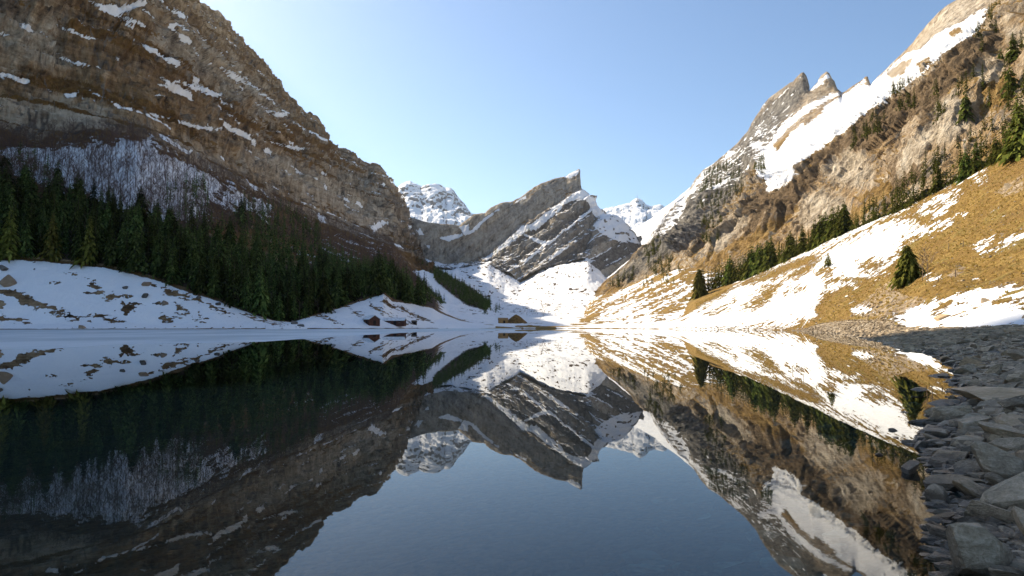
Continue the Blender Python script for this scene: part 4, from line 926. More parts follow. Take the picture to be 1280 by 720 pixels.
# right: row behind the crest of the sunny meadow
for p in pick('N', [[(868, 380), (880, 340), (1000, 300), (1130, 240), (1290, 150), (1290, 260), (1130, 300), (1000, 340)]], 3.3, 24, tr=(3.95, 4.40), nzmin=0.05):
    a, _ = proj(p)
    if a < 1060 and random.random() < 0.05: continue
    if 1045 < a < 1085 and random.random() < 0.35: continue
    if 1085 < a < 1290 and random.random() < 0.28: continue
    h = random.uniform(20, 29) if a < 965 else random.uniform(14, 24) if a < 1060 else random.uniform(8, 17); con.append((p, h, px_h(p, h), 'N'))
RT = [[(1080, 268), (1130, 232), (1180, 200), (1230, 160), (1285, 118), (1285, 190), (1180, 240), (1100, 280)]]
for p in pick('R', RT, 6, 25, nzmin=0.05, maxn=170):
    h = random.uniform(9, 18); con.append((p, h, px_h(p, h), 'R'))
RT2 = [[(1213, 70), (1228, 30), (1250, 15), (1258, 40), (1235, 78)], [(1195, 110), (1230, 98), (1240, 140), (1205, 150)], [(1245, 100), (1285, 30), (1285, 120), (1255, 130)], [(1115, 115), (1142, 105), (1148, 140), (1120, 145)], [(1085, 150), (1110, 130), (1112, 170), (1090, 175)], [(1165, 120), (1180, 110), (1182, 150), (1168, 155)], [(1060, 172), (1080, 150), (1090, 175), (1068, 190)], [(940, 205), (960, 195), (955, 215), (942, 222)],
       [(806, 318), (822, 300), (836, 322), (830, 348), (812, 345)], [(872, 290), (885, 268), (905, 268), (903, 300), (880, 305)], [(825, 330), (842, 320), (842, 345), (830, 348)], [(880, 215), (925, 200), (930, 240), (900, 262), (870, 268)], [(760, 358), (790, 340), (800, 345), (770, 362)]]
for p in pick('R', RT2, 6.5, 26, nzmin=0.0, maxn=520):
    h = random.uniform(12, 21); con.append((p, h, px_h(p, h), 'R'))
for p in pick('N2', [[(800, 352), (845, 335), (870, 350), (830, 360), (805, 362)]], 14, 27, nzmin=0.05, maxn=12):
    h = random.uniform(10, 15); con.append((p, h, px_h(p, h), 'R'))
con.sort(key=lambda c: -c[2])
GL = {'L': ('dark green spruce crowded in the shaded forest under the great cliff', 'spruces of the shaded forest'),
      'N': ('sunlit spruce in the row along the crest of the grassy snow slope', 'spruces along the meadow crest'),
      'R': ('green spruce clinging to the sunlit rocky slope above the meadow', 'spruces on the sunlit rocky slope'),
      'X': ('tiny spruce on a ledge of the great shaded cliff', 'spruces on the cliff ledges')}
NI = 300-14
for i, (p, h, ph, g) in enumerate(con[:NI]):
    plant('spruce_tree', p-[0, 0, 0.5], h, SPR if g in 'LX' else SPR2, i, GL[g][0], 'tree', GL[g][1], wide=random.uniform(0.85, 1.15))
rest = con[NI:]
for g, lab, mt in (('LX', 'dense dark spruce forest filling the shaded slope', M_needle), ('NR', 'small scattered spruces far up the sunlit rocks', M_needle2)):
    I = [(*(p-[0, 0, 0.5]), h, random.uniform(0, 6.28), random.uniform(0.9, 1.2)) for p, h, ph, gg in rest if gg in g]
    if I: merged('forest', I, LOD, mt, lab, 'forest')
fv = pick('V', [[(538, 334), (560, 345), (590, 362), (614, 382), (608, 388), (585, 382), (565, 368), (545, 352)], [(513, 345), (535, 362), (556, 380), (545, 383), (525, 372), (508, 352)]], 9, 28, nzmin=0)
I = [(*p, random.uniform(11, 18), random.uniform(0, 6.28), 1.2) for p in fv]
for p in pick('C', [zz(470, 200, 3.272, [(480, 385), (540, 335), (640, 265), (660, 290), (580, 320), (500, 395)])], 22, 29, nzmin=0, maxn=45): I.append((*p, random.uniform(11, 17), 0.3, 1.2))
for p in pick('V', [[(600, 378), (625, 385), (622, 395), (604, 393)]], 16, 30, nzmin=0, maxn=14): I.append((*p, random.uniform(9, 14), 0.3, 1.2))
merged('forest', I, LOD, M_needle, 'far strip of dark spruce forest at the foot of the central peak', 'forest')

# --- right-hand single trees
p = spot('N', 1137, 353); plant('spruce_tree', p-[0, 0, 0.2], 50*p[1]/F, HERO, 0, 'wide bushy spruce alone on the ochre meadow above the rocks', 'tree')
p = spot('N', 1035.5, 334); plant('pine_tree', p-[0, 0, 0.1], 20*p[1]/F, HERO, 1, 'small open pine standing alone on the snowy meadow', 'tree')
p = spot('N', 875, 371); plant('spruce_tree', p-[0, 0, 0.3], 37*p[1]/F, HERO, 0, 'dark spruce standing at the lower end of the crest row', 'tree', wide=0.75)
p = spot('N', 1275, 196); plant('spruce_tree', p-[0, 0, 0.3], 88*p[1]/F, HERO, 2, 'tallest sunlit spruce at the high end of the meadow crest', 'tree', wide=1.1)
for a, b, hp, lab in ((837, 381, 10, 'small round spruce at the foot of the streaked snow slope'), (855, 377, 9, 'small dark spruce beside a grass strip on the snow slope')):
    p = spot('N', a, b); plant('spruce_tree', p-[0, 0, 0.1], hp*p[1]/F, SPR2, 1, lab, 'tree', wide=1.3)
BARE2 = kit('bare', [bare_tree(240+i, 12, 8, 0.32, 3, 0.008, 1.7) for i in range(4)], M_twig2, M_twig2)
for a, b, hp, lab in ((1160, 351, 42, 'leafless pale tree beside the wide bushy spruce'), (1153, 352, 34, 'small leafless tree half hidden against the wide bushy spruce')):
    p = spot('N', a, b); plant('bare_tree', p-[0, 0, 0.2], hp*p[1]/F, BARE2, 0 if hp > 40 else 1, lab, 'tree')

# --- tufts and small stones of the meadow
rgt = np.random.default_rng(77); TUFT = []
for i in range(4):
    c = Acc()
    for k in range(7):
        a = rgt.uniform(0, 6.283); w_ = np.array([math.cos(a+1.57), math.sin(a+1.57), 0])*0.16; d_ = np.array([math.cos(a)*rgt.uniform(0.2, 0.7), math.sin(a)*rgt.uniform(0.2, 0.7), rgt.uniform(0.3, 0.9)])
        q0 = np.array([rgt.uniform(-0.3, 0.3), rgt.uniform(-0.3, 0.3), -0.1])
        c.add([q0-w_, q0+w_, q0+d_+w_*0.3, q0+d_-w_*0.3], [(0, 1, 2, 3)])
    TUFT.append(((np.zeros((0, 3)), np.zeros((0, 4), int)), c.get()))
M_tuft = leaf_mat('dry meadow grass', (0.30, 0.19, 0.055), (0.46, 0.31, 0.095), (0.62, 0.46, 0.19), 0.2)
NPOLY = [[(870, 380), (1000, 318), (1130, 262), (1290, 180), (1290, 412), (1100, 412), (1000, 410), (870, 405)]]
I = [(*p, random.uniform(0.15, 0.42)*(1+p[1]/350), random.uniform(0, 6.28), 1.6) for p in pick('N', NPOLY, 1.3, 78, tr=(1.0, 4.0), nzmin=0.0, maxn=5200, snowmax=0.2)]
merged('grass', I, TUFT, M_tuft, 'dry ochre grass tufts over the sunlit meadow', 'grass', both=False)

# --- bare woodland under the left cliffs
BW = [[(-60, 160), (0, 162), (60, 170), (130, 163), (170, 158), (200, 176), (260, 210), (330, 242), (400, 272), (450, 290), (490, 305), (515, 345), (535, 370), (490, 352), (450, 336), (420, 326), (380, 312), (340, 302), (300, 296), (262, 296), (245, 300), (200, 287), (160, 276), (120, 260), (60, 254), (0, 236), (-60, 230)]]
bw = pick('L', BW, 3.9, 41, nzmin=0.1, yscale=600)
bt = [(p, random.uniform(11, 19)) for p in bw]
bt.sort(key=lambda c: -px_h(*c))
for i, (p, h) in enumerate(bt[:296]):
    plant('bare_tree', p-[0, 0, 0.4], h, BARE, i, 'leafless brown tree in the bare woodland below the great cliff', 'tree', 'bare trees of the shaded woodland')
I = [(*(p-[0, 0, 0.4]), h, random.uniform(0, 6.28), 1.2) for p, h in bt[296:]]
I += [(*p, random.uniform(8, 14), random.uniform(0, 6.28), 1.3) for p in pick('L', FOR_L, 15, 42, nzmin=0.1)]
merged('woodland', I, BARE_LOD, M_twig, 'brown leafless woodland covering the steep shaded slope', 'woodland')
I = [(*(p-[0, 0, 0.3]), random.uniform(4, 8), random.uniform(0, 6.28), 1.6) for p in pick('R', SCRUB_R, 9, 43, nzmin=0.0, maxn=700)]
I += [(*(p-[0, 0, 0.3]), random.uniform(4, 8), random.uniform(0, 6.28), 1.8) for p in pick('R', [[(900, 330), (960, 290), (1060, 240), (1060, 285), (960, 335)], [(1080, 210), (1180, 150), (1280, 60), (1280, 130), (1180, 200), (1090, 260)], [(850, 330), (880, 300), (930, 290), (920, 330)]], 13, 44, nzmin=0.1, maxn=160)]
merged('scrub', I, BARE_LOD, M_twig2, 'brown leafless scrub on the sunlit mountain slope', 'scrub')
# low bushes by the lake head
BUSH = kit('bush', [bare_tree(260+i, 14, 8, 0.55, 3, 0.008) for i in range(3)], M_twig2, M_twig2)
I = [(*p, random.uniform(2, 5), random.uniform(0, 6.28), 1.8) for p in pick('V', [[(640, 388), (680, 386), (684, 392), (700, 390), (712, 390), (705, 396), (660, 396), (645, 395)], [(735, 388), (745, 386), (742, 391)]], 5, 45, nzmin=0, maxn=120)]
merged('scrub', I, BARE_LOD, M_twig, 'low olive brown scrub on the snowy valley floor', 'scrub')
p = spot('V', 679, 393); plant('bush', p, 13*p[1]/F, BUSH, 0, 'tallest grey brown bush on the snowy valley floor', 'bush')

# ------------------------------------------------------------------ stones
def rock_mesh(seed, sub, flat, cuts=11, noise=0.05, name='stone', mat=None, link=False, lo=0.34, hi=0.80):
    bm = bmesh.new(); bmesh.ops.create_icosphere(bm, subdivisions=sub, radius=1.0)
    V = np.array([v.co[:] for v in bm.verts]); Fq = np.array([[v.index for v in f.verts] for f in bm.faces]); bm.free()
    rg = np.random.default_rng(seed)
    for k in range(cuts):
        n = rg.normal(size=3); n[2] *= 0.8; n /= np.linalg.norm(n); o = rg.uniform(lo, hi)
        d = V@n-o; V = V-np.maximum(d, 0)[:, None]*n*0.97
    for n in ((0.1*rg.normal(), 0.1*rg.normal(), 1), (0.1*rg.normal(), 0.1*rg.normal(), -1)):
        n = np.array(n); n = n/np.linalg.norm(n); d = V@n-0.62; V = V-np.maximum(d, 0)[:, None]*n*0.95
    V = V*(1+noise*fbm(V*2.2+seed*3.1, 4, 300+seed)[:, None]+0.35*noise*fbm(V*np.array([3, 3, 9])+seed, 3, 340+seed)[:, None])
    V = V/np.abs(V).max(0)*np.array([1.0, rg.uniform(0.62, 0.9), flat])
    return V, Fq
def stone_mat(name, tint, hi, wet=0.72):
    T = NT(name)
    pos = T.n('ShaderNodeTexCoord').outputs['Object']; oi = T.n('ShaderNodeObjectInfo'); geo = T.n('ShaderNodeNewGeometry')
    n1 = T.noise(T.mapping(pos, (1, 1, 3)), 2.2, 8, 0.68, 0.5); n2 = T.noise(pos, 14, 5, 0.7)
    c = T.ramp(T.math('ADD', T.math('MULTIPLY', n1, 0.65), T.math('MULTIPLY', n2, 0.35)), [(0.32, tuple(x*0.45 for x in tint)), (0.5, tint), (0.68, hi)])
    warm = T.mix(T.smooth(oi.outputs['Random'], 0.55, 1.0), c, T.mix(0.6, c, (0.34, 0.215, 0.11)))
    rnd = T.math('ADD', T.math('MULTIPLY', oi.outputs['Random'], 0.5), T.math('MULTIPLY', geo.outputs['Random Per Island'], 0.5))
    hs = T.n('ShaderNodeHueSaturation'); T.l(warm, hs.inputs['Color']); T.l(T.math('ADD', T.math('MULTIPLY', rnd, 1.3), 0.40), hs.inputs['Value'])
    # wet dark band close to the water line
    wp = T.n('ShaderNodeSeparateXYZ'); T.l(geo.outputs['Position'], wp.inputs[0])
    wetf = T.smooth(T.math('ADD', wp.outputs[2], T.math('MULTIPLY', n1, 0.10)), 0.20, 0.08)
    c = T.mix(T.math('MULTIPLY', wetf, wet*0.9), hs.outputs[0], (0.008, 0.008, 0.009))
    T.bsdf(c, T.math('SUBTRACT', 0.72, T.math('MULTIPLY', wetf, 0.42)), 0.35, T.bump(T.math('ADD', n1, T.math('MULTIPLY', n2, 0.5)), 0.9, 0.10))
    return T.m
M_stone = stone_mat('shore stone', (0.46, 0.345, 0.225), (0.78, 0.63, 0.46))
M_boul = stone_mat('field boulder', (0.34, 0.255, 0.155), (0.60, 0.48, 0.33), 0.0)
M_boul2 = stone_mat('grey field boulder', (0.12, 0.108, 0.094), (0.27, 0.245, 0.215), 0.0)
ROCKS = []
for i in range(14):
    V, Fq = rock_mesh(i, 4, [0.42, 0.55, 0.36, 0.6, 0.48, 0.5, 0.33, 0.62][i % 8], 10+i % 4, 0.035, lo=0.24, hi=0.62)
    me = mesh_np('stone', V, Fq, M_stone, True, link=False)
    me.set_sharp_from_angle(angle=math.radians(18))
    ROCKS.append(me)
BOUL = []
for i in range(4):
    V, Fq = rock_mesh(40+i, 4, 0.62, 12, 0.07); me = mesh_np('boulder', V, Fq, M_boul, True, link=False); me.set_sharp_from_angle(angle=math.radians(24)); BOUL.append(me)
BOUL2 = []
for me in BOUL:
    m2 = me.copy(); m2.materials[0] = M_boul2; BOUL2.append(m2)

def stone(name, loc, s, me, label, cat, group=None, rz=None, tilt=0.25, sc3=(1, 1, 1)):
    o = bpy.data.objects.new(name, me); COL.objects.link(o); o.location = loc
    o.rotation_euler = (random.uniform(-tilt, tilt), random.uniform(-tilt, tilt), random.uniform(0, 6.28) if rz is None else rz)
    o.scale = (s*sc3[0], s*sc3[1], s*sc3[2]); return tag(o, label, cat, group)

placed = []          # (x, y, r)
def beach_at(px, py, lift=0.0):
    """beach point seen at a photo position"""
    lo, hi = 1.5, 300.0
    for _ in range(60):
        mid = math.sqrt(lo*hi); q = at(px, py, mid)
        if q[2] > max(beach_z(q[0:1], q[1:2])[0], 0)+lift: lo = mid
        else: hi = mid
    return at(px, py, lo)
heroes = [  # px, py of the base centre, half width px, label, z squash, rz, mesh
 (1236, 712, 62, 'large tilted dark boulder nearest the camera on the stone shore', (1.0, 0.75, 1.1), 0.3, 3),
 (1136, 590, 19, 'largest dark wet stone standing in the water just off the shore', (1, 0.85, 1.15), 0.9, 5),
 (1258, 500, 52, 'broad flat pale slab lying on the rocky shore', (1.15, 1.6, 0.55), 0.25, 2),
 (1178, 612, 34, 'long dark stone lying low at the water edge behind the largest boulder', (1.2, 0.8, 0.8), -0.2, 4),
 (1212, 545, 26, 'wedge shaped grey stone with a flat slanting face by the water edge', (1, 0.9, 1.2), 0.6, 5),
 (1262, 600, 40, 'big rounded grey boulder among smaller stones at the edge of the picture', (1, 1, 1.2), 1.2, 7),
 (1168, 560, 22, 'black wet stone half sunk at the water edge', (1, 0.8, 0.9), 0.1, 0),
 (1180, 505, 26, 'dark flat stone jutting into the reflection of the sunny slope', (1.2, 0.8, 0.7), 0.0, 6),
 (1165, 640, 20, 'thin wet slab breaking the water surface', (1.3, 0.8, 0.35), 0.5, 2),
 (1246, 655, 30, 'grey angular block wedged behind the largest boulder', (1, 0.9, 1.1), 2.0, 9),
 (1148, 487, 15, 'small black stone furthest out in the water at the bend of the shore', (1.2, 0.8, 0.6), 0.4, 6),
 (1172, 470, 16, 'flat black stone lying in the water next to the shore bend', (1.3, 0.8, 0.5), 0.1, 6)]
for px_, py_, hw, lab, s3, rz, mi in heroes:
    p = beach_at(px_, py_); r = hw*p[1]/F/0.85
    zz0 = max(beach_z(p[0:1], p[1:2])[0], -0.05)
    placed.append((p[0], p[1], r))
    stone('boulder', (p[0], p[1], zz0+0.12*r), r, ROCKS[mi], lab, 'boulder', None, rz, 0.12, s3)
rg = np.random.default_rng(5)
cand = []
def try_place(r, y, dmin, dmax, over=0.72):
    w_ = float(wl(y)); d = rg.uniform(dmin, dmax); x = w_+d
    if abs(proj(np.array([x, y, 0.3]))[0]-640) > 720: return
    for (a, b, q) in placed[-4000:]:
        if (a-x)**2+(b-y)**2 < ((q+r)*over)**2: return
    placed.append((x, y, r)); cand.append((x, y, r))
for r, n, y0, y1, d0, d1 in ((0.30, 60, 3.5, 12, -0.1, 3.5), (0.40, 60, 10, 40, -0.6, 9), (0.20, 280, 3.0, 13, -0.1, 3.6), (0.27, 420, 8, 40, -0.4, 12), (0.135, 900, 2.6, 12, -0.25, 4), (0.18, 1300, 8, 35, -0.5, 10), (0.09, 2200, 2.4, 10, -0.4, 3.5)):
    for _ in range(n):
        y = math.exp(rg.uniform(math.log(y0), math.log(y1)))
        try_place(r*rg.uniform(0.75, 1.3), y, d0, d1)
for r, n, y0, y1, d0, d1 in ((0.16, 60, 3.2, 11, -1.0, -0.15), (0.24, 26, 5, 22, -1.3, -0.2)):
    for _ in range(n):
        y = math.exp(rg.uniform(math.log(y0), math.log(y1)))
        if rg.random() < 0.6: try_place(r*rg.uniform(0.7, 1.3), y, d0, d1, 1.1)
cand.sort(key=lambda c: -c[2]/c[1])
NST = 300-12
def zone(x, y, r):
    d = x-float(wl(y))
    if d < 0.25: return ('wet dark stone at the water edge of the shaded shore', 'wet stones along the water edge')
    if y < 14: return ('angular grey stone in the shaded near part of the stone shore', 'near shore stones')
    return ('grey stone in the middle distance of the shaded stone shore', 'shore stones further back')
for i, (x, y, r) in enumerate(cand[:NST]):
    lab, grp = zone(x, y, r)
    z = max(float(beach_z(np.array([x]), np.array([y]))[0]), -0.12)
    stone('stone', (x, y, z+0.14*r), r, ROCKS[i % 14], lab, 'stone', grp, None, 0.5)
# the smaller stones and pebbles between them: one uncountable mass
small = []
for i in range(5):
    V, Fq = rock_mesh(60+i, 2, 0.5, 8, 0.04); small.append(((np.zeros((0, 3)), np.zeros((0, 3), int)), (V, Fq)))
I = [(x, y, max(float(beach_z(np.array([x]), np.array([y]))[0]), -0.1)+0.1*r, r, rg.uniform(0, 6.28), 1.0) for x, y, r in cand[NST:]]
def scatter(n, y0, y1, d0, d1, r0, r1):
    y = np.exp(rg.uniform(math.log(y0), math.log(y1), n)); d = rg.uniform(d0, d1, n)*np.clip(y/10, 1, 2.5); x = wl(y)+d; r = np.exp(rg.uniform(math.log(r0), math.log(r1), n))
    z = beach_z(x, y); rz = rg.uniform(0, 6.28, n)
    return [(x[i], y[i], z[i]+0.15*r[i], r[i], rz[i], 1.0) for i in range(n)]
I += scatter(8500, 2.6, 12, -0.35, 3.6, 0.03, 0.12)+scatter(5000, 8, 60, -0.5, 6, 0.07, 0.26)
o = merged('gravel', I, small, M_stone, 'grey gravel and broken stones covering the shore', 'gravel', both=False)
o.data.set_sharp_from_angle(angle=math.radians(20))
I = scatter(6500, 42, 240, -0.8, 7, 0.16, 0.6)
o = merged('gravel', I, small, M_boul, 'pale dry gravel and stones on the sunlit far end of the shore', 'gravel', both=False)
# stones on the lake bed in the shallows
n = 2600; y = np.exp(rg.uniform(math.log(2.8), math.log(20), n)); d = -rg.exponential(2.6, n)-0.2; x = wl(y)+d
z = np.interp(d, [-60, -25, -14, -9, -6, -3, -1, 0], [-10, -8, -5.5, -3.0, -1.4, -0.6, -0.3, -0.25]); r = np.exp(rg.uniform(math.log(0.06), math.log(0.34), n))
r = np.minimum(r, np.maximum(-z*0.9, 0.05))
I = [(x[i], y[i], z[i]+0.02, r[i], rg.uniform(0, 6.28), 1.0) for i in range(n)]
T = NT('drowned stone'); pos = T.n('ShaderNodeTexCoord').outputs['Object']; geo = T.n('ShaderNodeNewGeometry')
c = T.mix(T.math('MULTIPLY', geo.outputs['Random Per Island'], 1.0), (0.08, 0.10, 0.09), (0.48, 0.47, 0.38)); c = T.mix(T.smooth(T.noise(pos, 3, 5), 0.4, 0.7), c, (0.09, 0.11, 0.09)); T.bsdf(c, 0.9, 0.1)
merged('lake_bed_stones', I, small, T.m, 'drowned stones showing through the clear shallow water', 'stones', both=False)

# boulders lying on the snow of the left shore and about the right meadow
for key, a, b, hw, lab, mi in (('L', 11, 353, 12, 'large grey boulder on the shaded snow field', 0), ('L', 4, 337, 7, 'flat brown boulder below the forest, above the large grey one', 1),
     ('L', 183, 356, 5.5, 'grey boulder at the top of the snow field near the spruces', 2), ('L', 180, 370, 5, 'grey boulder in the middle of the snow field, beside a grass patch', 3),
     ('L', 206, 379, 4.2, 'round boulder on the snow where the field narrows', 0), ('L', 249, 372, 4, 'boulder on the snow field edge below the pointed spruces', 2), ('L', 274, 381, 4, 'small boulder near the narrow end of the snow field', 3),
     ('L', 157, 360.5, 4, 'small dark stone on open snow between two grass patches', 1), ('L', 102, 410.4, 4.5, 'low brown stone on the shaded lake shore', 1), ('L', 367, 405, 5, 'grey stone at the tip of the forest beside the snow', 3), ('L', 376, 407.5, 4, 'flat stone by the lake below the forest tip', 2),
     ('N', 1180, 398, 10, 'long dark boulder at the edge of the sunlit snow above the stones', 1), ('N', 1233, 377, 8, 'pale stone on the sunlit snow bank', 0), ('N', 1204, 351, 4.5, 'pale tilted rock on the ochre meadow', 2), ('N', 1197, 334, 5, 'dark rock outcrop on the crest of the ochre hump', 3), ('N', 1262, 234, 8, 'pale rock outcrop high on the ochre meadow', 0)):
    p = spot(key, a, b); r = hw*p[1]/F/0.9
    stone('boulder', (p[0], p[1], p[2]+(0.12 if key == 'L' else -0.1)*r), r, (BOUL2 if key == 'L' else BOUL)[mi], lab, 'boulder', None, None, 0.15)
# rubble band of sunlit stones between the beach and the meadow
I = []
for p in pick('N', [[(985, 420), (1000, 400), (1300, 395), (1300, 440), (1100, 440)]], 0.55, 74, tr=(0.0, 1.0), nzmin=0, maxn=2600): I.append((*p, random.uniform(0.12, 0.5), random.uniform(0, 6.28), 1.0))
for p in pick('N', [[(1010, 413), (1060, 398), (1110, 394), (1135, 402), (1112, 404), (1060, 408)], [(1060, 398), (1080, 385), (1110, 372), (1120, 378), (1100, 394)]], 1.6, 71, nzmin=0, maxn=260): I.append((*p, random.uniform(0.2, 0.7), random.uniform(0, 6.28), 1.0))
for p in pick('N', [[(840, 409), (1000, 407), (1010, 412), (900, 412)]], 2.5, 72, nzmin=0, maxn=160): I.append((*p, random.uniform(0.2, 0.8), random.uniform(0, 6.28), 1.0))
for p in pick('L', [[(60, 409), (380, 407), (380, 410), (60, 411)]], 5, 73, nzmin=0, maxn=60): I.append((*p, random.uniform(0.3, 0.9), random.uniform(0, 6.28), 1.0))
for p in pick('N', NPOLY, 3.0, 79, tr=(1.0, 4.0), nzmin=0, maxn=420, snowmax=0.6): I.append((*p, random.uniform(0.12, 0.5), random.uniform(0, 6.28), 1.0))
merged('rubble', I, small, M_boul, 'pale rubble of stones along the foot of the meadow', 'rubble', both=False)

# ------------------------------------------------------------------ buildings, posts, mast
def plain(name, a, b, scale, rough=0.85, stretch=(1, 1, 1), bump=0.3):
    T = NT(name); pos = T.n('ShaderNodeTexCoord').outputs['Object']
    n_ = T.noise(T.mapping(pos, stretch), scale, 5, 0.6)
    T.bsdf(T.mix(T.smooth(n_, 0.35, 0.65), a, b), rough, 0.2, T.bump(n_, bump, 0.05)); return T.m
M_red = plain('dark brown boards', (0.055, 0.024, 0.016), (0.11, 0.048, 0.032), 1.2, stretch=(5, 5, 0.4))
M_board = plain('weathered boards', (0.22, 0.12, 0.045), (0.36, 0.22, 0.09), 1.2, stretch=(5, 5, 0.4))
M_roofs = plain('snowy roof', (0.55, 0.58, 0.60), (0.80, 0.82, 0.84), 0.6)
M_roofd = plain('shingle roof', (0.06, 0.045, 0.035), (0.14, 0.10, 0.07), 2.0)
M_dark = plain('dark opening', (0.012, 0.010, 0.009), (0.02, 0.017, 0.015), 3)
M_trim = plain('pale trim', (0.35, 0.32, 0.28), (0.5, 0.46, 0.4), 3)
M_metal = plain('grey mast metal', (0.25, 0.25, 0.26), (0.4, 0.4, 0.42), 3)
M_post = plain('grey post wood', (0.16, 0.12, 0.08), (0.30, 0.23, 0.16), 4, stretch=(4, 4, 0.5))
def prism(name, pts, ext, mat, parent):
    """closed solid: polygon pts (3d) extruded by vector ext"""
    n = len(pts); V = np.array(list(pts)+[tuple(np.add(p, ext)) for p in pts], float)
    bm = bmesh.new(); vs = [bm.verts.new(v) for v in V]
    bm.faces.new(vs[:n]); bm.faces.new(vs[n:][::-1])
    for i in range(n): bm.faces.new((vs[i], vs[(i+1) % n], vs[n+(i+1) % n], vs[n+i]))
    bmesh.ops.recalc_face_normals(bm, faces=bm.faces)
    me = bpy.data.meshes.new(name); bm.to_mesh(me); bm.free(); me.materials.append(mat)
    o = bpy.data.objects.new(name, me); COL.objects.link(o); o.parent = parent; return o
def box(name, x0, x1, y0, y1, z0, z1, mat, parent): return prism(name, [(x0, y0, z0), (x1, y0, z0), (x1, y1, z0), (x0, y1, z0)], (0, 0, z1-z0), mat, parent)
def barn(name, loc, rz, Lx, Wy, hw, hr, mwall, mroof, label, cat, nwin=3, over=0.5):
    """gable faces -y and +y of the long axis x"""
    r = empty(name, tuple(loc), rz); tag(r, label, cat)
    a, b = Lx/2, Wy/2
    prism('wall', [(-a, -b, -1.5), (-a, b, -1.5), (-a, b, hw), (-a, 0, hw+hr), (-a, -b, hw)], (Lx, 0, 0), mwall, r)
    s = hr/b; e = b+over
    rf = prism('roof', [(-a-over, -e, hw-s*over+0.02), (-a-over, 0, hw+hr+0.02), (-a-over, e, hw-s*over+0.02), (-a-over, e, hw-s*over+0.32), (-a-over, 0, hw+hr+0.34), (-a-over, -e, hw-s*over+0.32)], (Lx+2*over, 0, 0), mroof, r)
    dz = min(2.1, hw-0.2)
    box('door', a*0.15-0.9, a*0.15+0.9, -b-0.08, -b+0.1, -0.6, dz, M_dark, r)
    for k in range(nwin):
        x = -a+Lx*(k+0.6)/(nwin+0.6)
        if abs(x-a*0.15) < 1.8: continue
        w = box('window', x-0.5, x+0.5, -b-0.07, -b+0.1, hw*0.42, hw*0.42+0.9, M_dark, r)
        box('sill', x-0.62, x+0.62, -b-0.16, -b+0.05, hw*0.42-0.14, hw*0.42-0.004, M_trim, w)
    box('gable_door', a-0.1, a+0.08, -0.9, 0.9, -0.6, dz, M_dark, r)
    return r
p = spot('L', 465, 404.6); barn('barn', (p[0], p[1], p[2]), math.radians(-52), 8.5, 7.5, 3.0, 2.4, M_red, M_roofs, 'dark brown gabled barn with snowy roof at the lake end', 'barn', 2)
p = spot('L', 493, 405.0); barn('barn', (p[0], p[1], p[2]), math.radians(-3), 14.5, 7, 2.4, 1.7, M_red, M_roofs, 'long low barn with a snow covered roof, beside the gabled one', 'barn', 4)
p = spot('L', 518, 404.8); barn('shed', (p[0], p[1], p[2]), math.radians(5), 3.6, 2.6, 1.6, 0.7, M_roofd, M_roofd, 'tiny dark shed standing alone on the snow beside the long barn', 'shed', 0, 0.25)
p = spot('V', 629, 403.5); barn('hut', (p[0], p[1]-2, p[2]), math.radians(8), 8, 6, 3.0, 1.2, M_board, M_board, 'sunlit tan wooden hut built against a brown knoll', 'hut', 1, 0.3)
q = np.array([p[0]+11.5, p[1]+4, p[2]-0.5])
g = np.linspace(-1, 1, 60); GX_, GY_ = np.meshgrid(g, g)
rr = np.hypot(GX_*1.0, GY_); hz = np.clip(1-rr**1.25, -0.3, 1); Pk = np.stack([GX_*10.5, GY_*9, hz*8.2], -1).reshape(-1, 3)+q
Pk[:, 2] += 0.9*fbm(Pk/3.5, 4, 402)
idx = np.arange(3600).reshape(60, 60); Fk = np.stack([idx[:-1, :-1], idx[:-1, 1:], idx[1:, 1:], idx[1:, :-1]], -1).reshape(-1, 4)
M_kn = plain('dry grass knoll', (0.08, 0.045, 0.015), (0.24, 0.14, 0.045), 0.9, bump=0.8)
tag(mesh_np('hill', Pk, Fk, M_kn), kind='structure')
# summit station and mast on the far right peak
p = spot('C4', 798, 251.5); r = empty('radio_mast', (p[0], p[1], p[2]-2)); tag(r, 'thin mast on a summit building atop the far snowy peak', 'mast')
box('building', -16, 14, -8, 8, -6, 9, M_metal, r); t_ = Acc(); t_.add(*tube((0, 0, 9), (0, 0, 46), 2.4, 1.6, 8)); t_.add(*tube((0, 0, 46), (0, 0, 68), 1.3, 0.6, 8)); mesh_np('mast', *t_.get(), M_metal, True, r)
# fence posts on the meadow
for key, a, b, hp, lab in (('N', 988, 364, 12, 'thin grey post on the snowy meadow below the small pine'), ('N', 1001, 356, 14, 'taller thin post on the snowy meadow below the small pine'), ('N', 1194, 346, 9, 'short weathered post on the ochre hump near the leafless tree'), ('N', 1173, 352, 6, 'stub of a post on the ochre meadow beside the leafless tree'),
                   ('N', 1186, 312, 9, 'grey post on the brow of the ochre hump'), ('N', 1204, 309, 10, 'pale post on the brow of the ochre hump, the higher one')):
    p = spot(key, a, b); h = hp*p[1]/F; r_ = 0.11
    t_ = Acc(); t_.add(*tube((0, 0, -0.4), (0.04*h, 0.02, h*0.6), r_, r_*0.9, 6)); t_.add(*tube((0.04*h, 0.02, h*0.6), (0.06*h, 0.0, h), r_*0.9, r_*0.5, 6))
    o = mesh_np('wooden_post', *t_.get(), M_post); o.location = tuple(p); tag(o, lab, 'post')


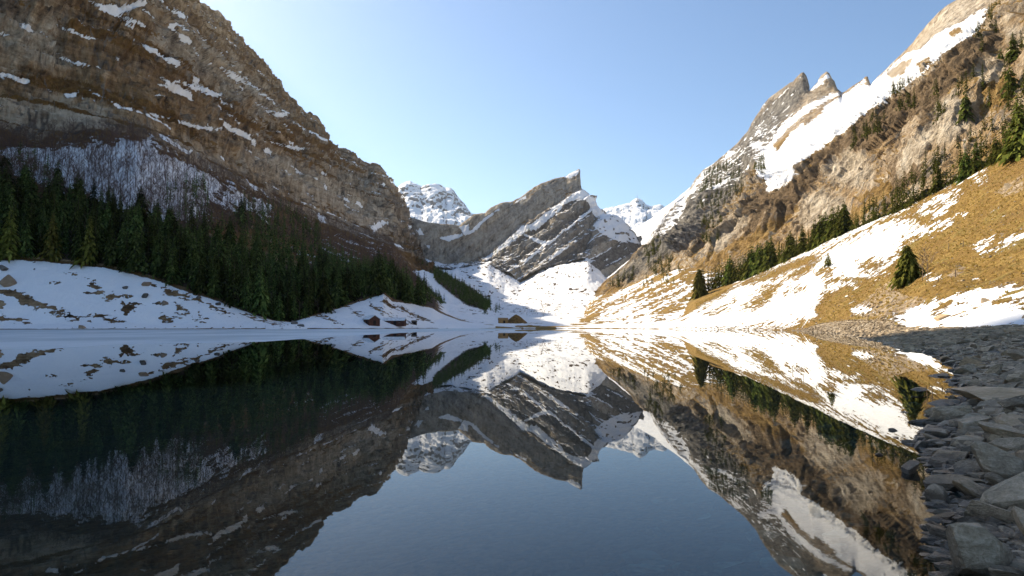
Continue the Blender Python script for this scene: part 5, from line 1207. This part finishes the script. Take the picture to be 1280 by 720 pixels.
# ------------------------------------------------------------------ air
T = NT('valley air')
pv = T.n('ShaderNodeVolumePrincipled'); pv.inputs['Color'].default_value = (1.0, 0.985, 0.96, 1); pv.inputs['Density'].default_value = HAZE; pv.inputs['Anisotropy'].default_value = 0.7
T.l(pv.outputs[0], T.out.inputs['Volume'])
hx, z0_, z1_ = 9200, -16, 1650
hz = mesh_np('haze', [(-hx, -hx, z0_), (hx, -hx, z0_), (hx, hx, z0_), (-hx, hx, z0_), (-hx, -hx, z1_), (hx, -hx, z1_), (hx, hx, z1_), (-hx, hx, z1_)], [(0, 3, 2, 1), (4, 5, 6, 7), (0, 1, 5, 4), (1, 2, 6, 5), (2, 3, 7, 6), (3, 0, 4, 7)], T.m, False)
tag(hz, 'thin bright haze filling the mountain valley', 'haze', kind='stuff')
sc.cycles.volume_bounces = 0
# ------------------------------------------------------------------ light, sky, camera
w = bpy.data.worlds.new('World'); sc.world = w; w.use_nodes = True
nt = w.node_tree; nt.nodes.clear()
sky = nt.nodes.new('ShaderNodeTexSky'); sky.sky_type = 'NISHITA'; sky.sun_disc = False
sky.sun_elevation = SUN_EL; sky.sun_rotation = -SUN_AZ; sky.altitude = 1100; sky.air_density = 1.0; sky.dust_density = 0.75; sky.ozone_density = 1.4
bg = nt.nodes.new('ShaderNodeBackground'); bg.inputs[1].default_value = 0.102
wo = nt.nodes.new('ShaderNodeOutputWorld')
tint = nt.nodes.new('ShaderNodeMix'); tint.data_type = 'RGBA'; tint.blend_type = 'MULTIPLY'; tint.inputs[0].default_value = 1; tint.inputs[7].default_value = (0.875, 0.95, 0.975, 1)
nt.links.new(sky.outputs[0], tint.inputs[6]); nt.links.new(tint.outputs[2], bg.inputs[0]); nt.links.new(bg.outputs[0], wo.inputs[0])
sl = bpy.data.lights.new('sun', 'SUN'); sl.energy = 5.0; sl.angle = math.radians(0.5); sl.color = (1.0, 0.87, 0.68)
so = bpy.data.objects.new('sun', sl); COL.objects.link(so); so.rotation_euler = Vector(SUN).to_track_quat('Z', 'Y').to_euler(); so.location = (-800, 800, 900)

cd = bpy.data.cameras.new('camera'); co = bpy.data.objects.new('camera', cd); COL.objects.link(co)
cd.sensor_width = 36; cd.lens = 36*F/1280; cd.clip_start = 0.1; cd.clip_end = 40000
co.location = (0, 0, H); co.rotation_euler = (math.pi/2+PIT, 0, 0)
sc.camera = co
vs = sc.view_settings; vs.view_transform = 'Standard'; vs.look = 'None'; vs.gamma = 1; vs.exposure = 0.92; vs.use_curve_mapping = False
sc.cycles.use_denoising = True
sc.cycles.max_bounces = 8; sc.cycles.transparent_max_bounces = 8; sc.cycles.caustics_reflective = False; sc.cycles.caustics_refractive = False
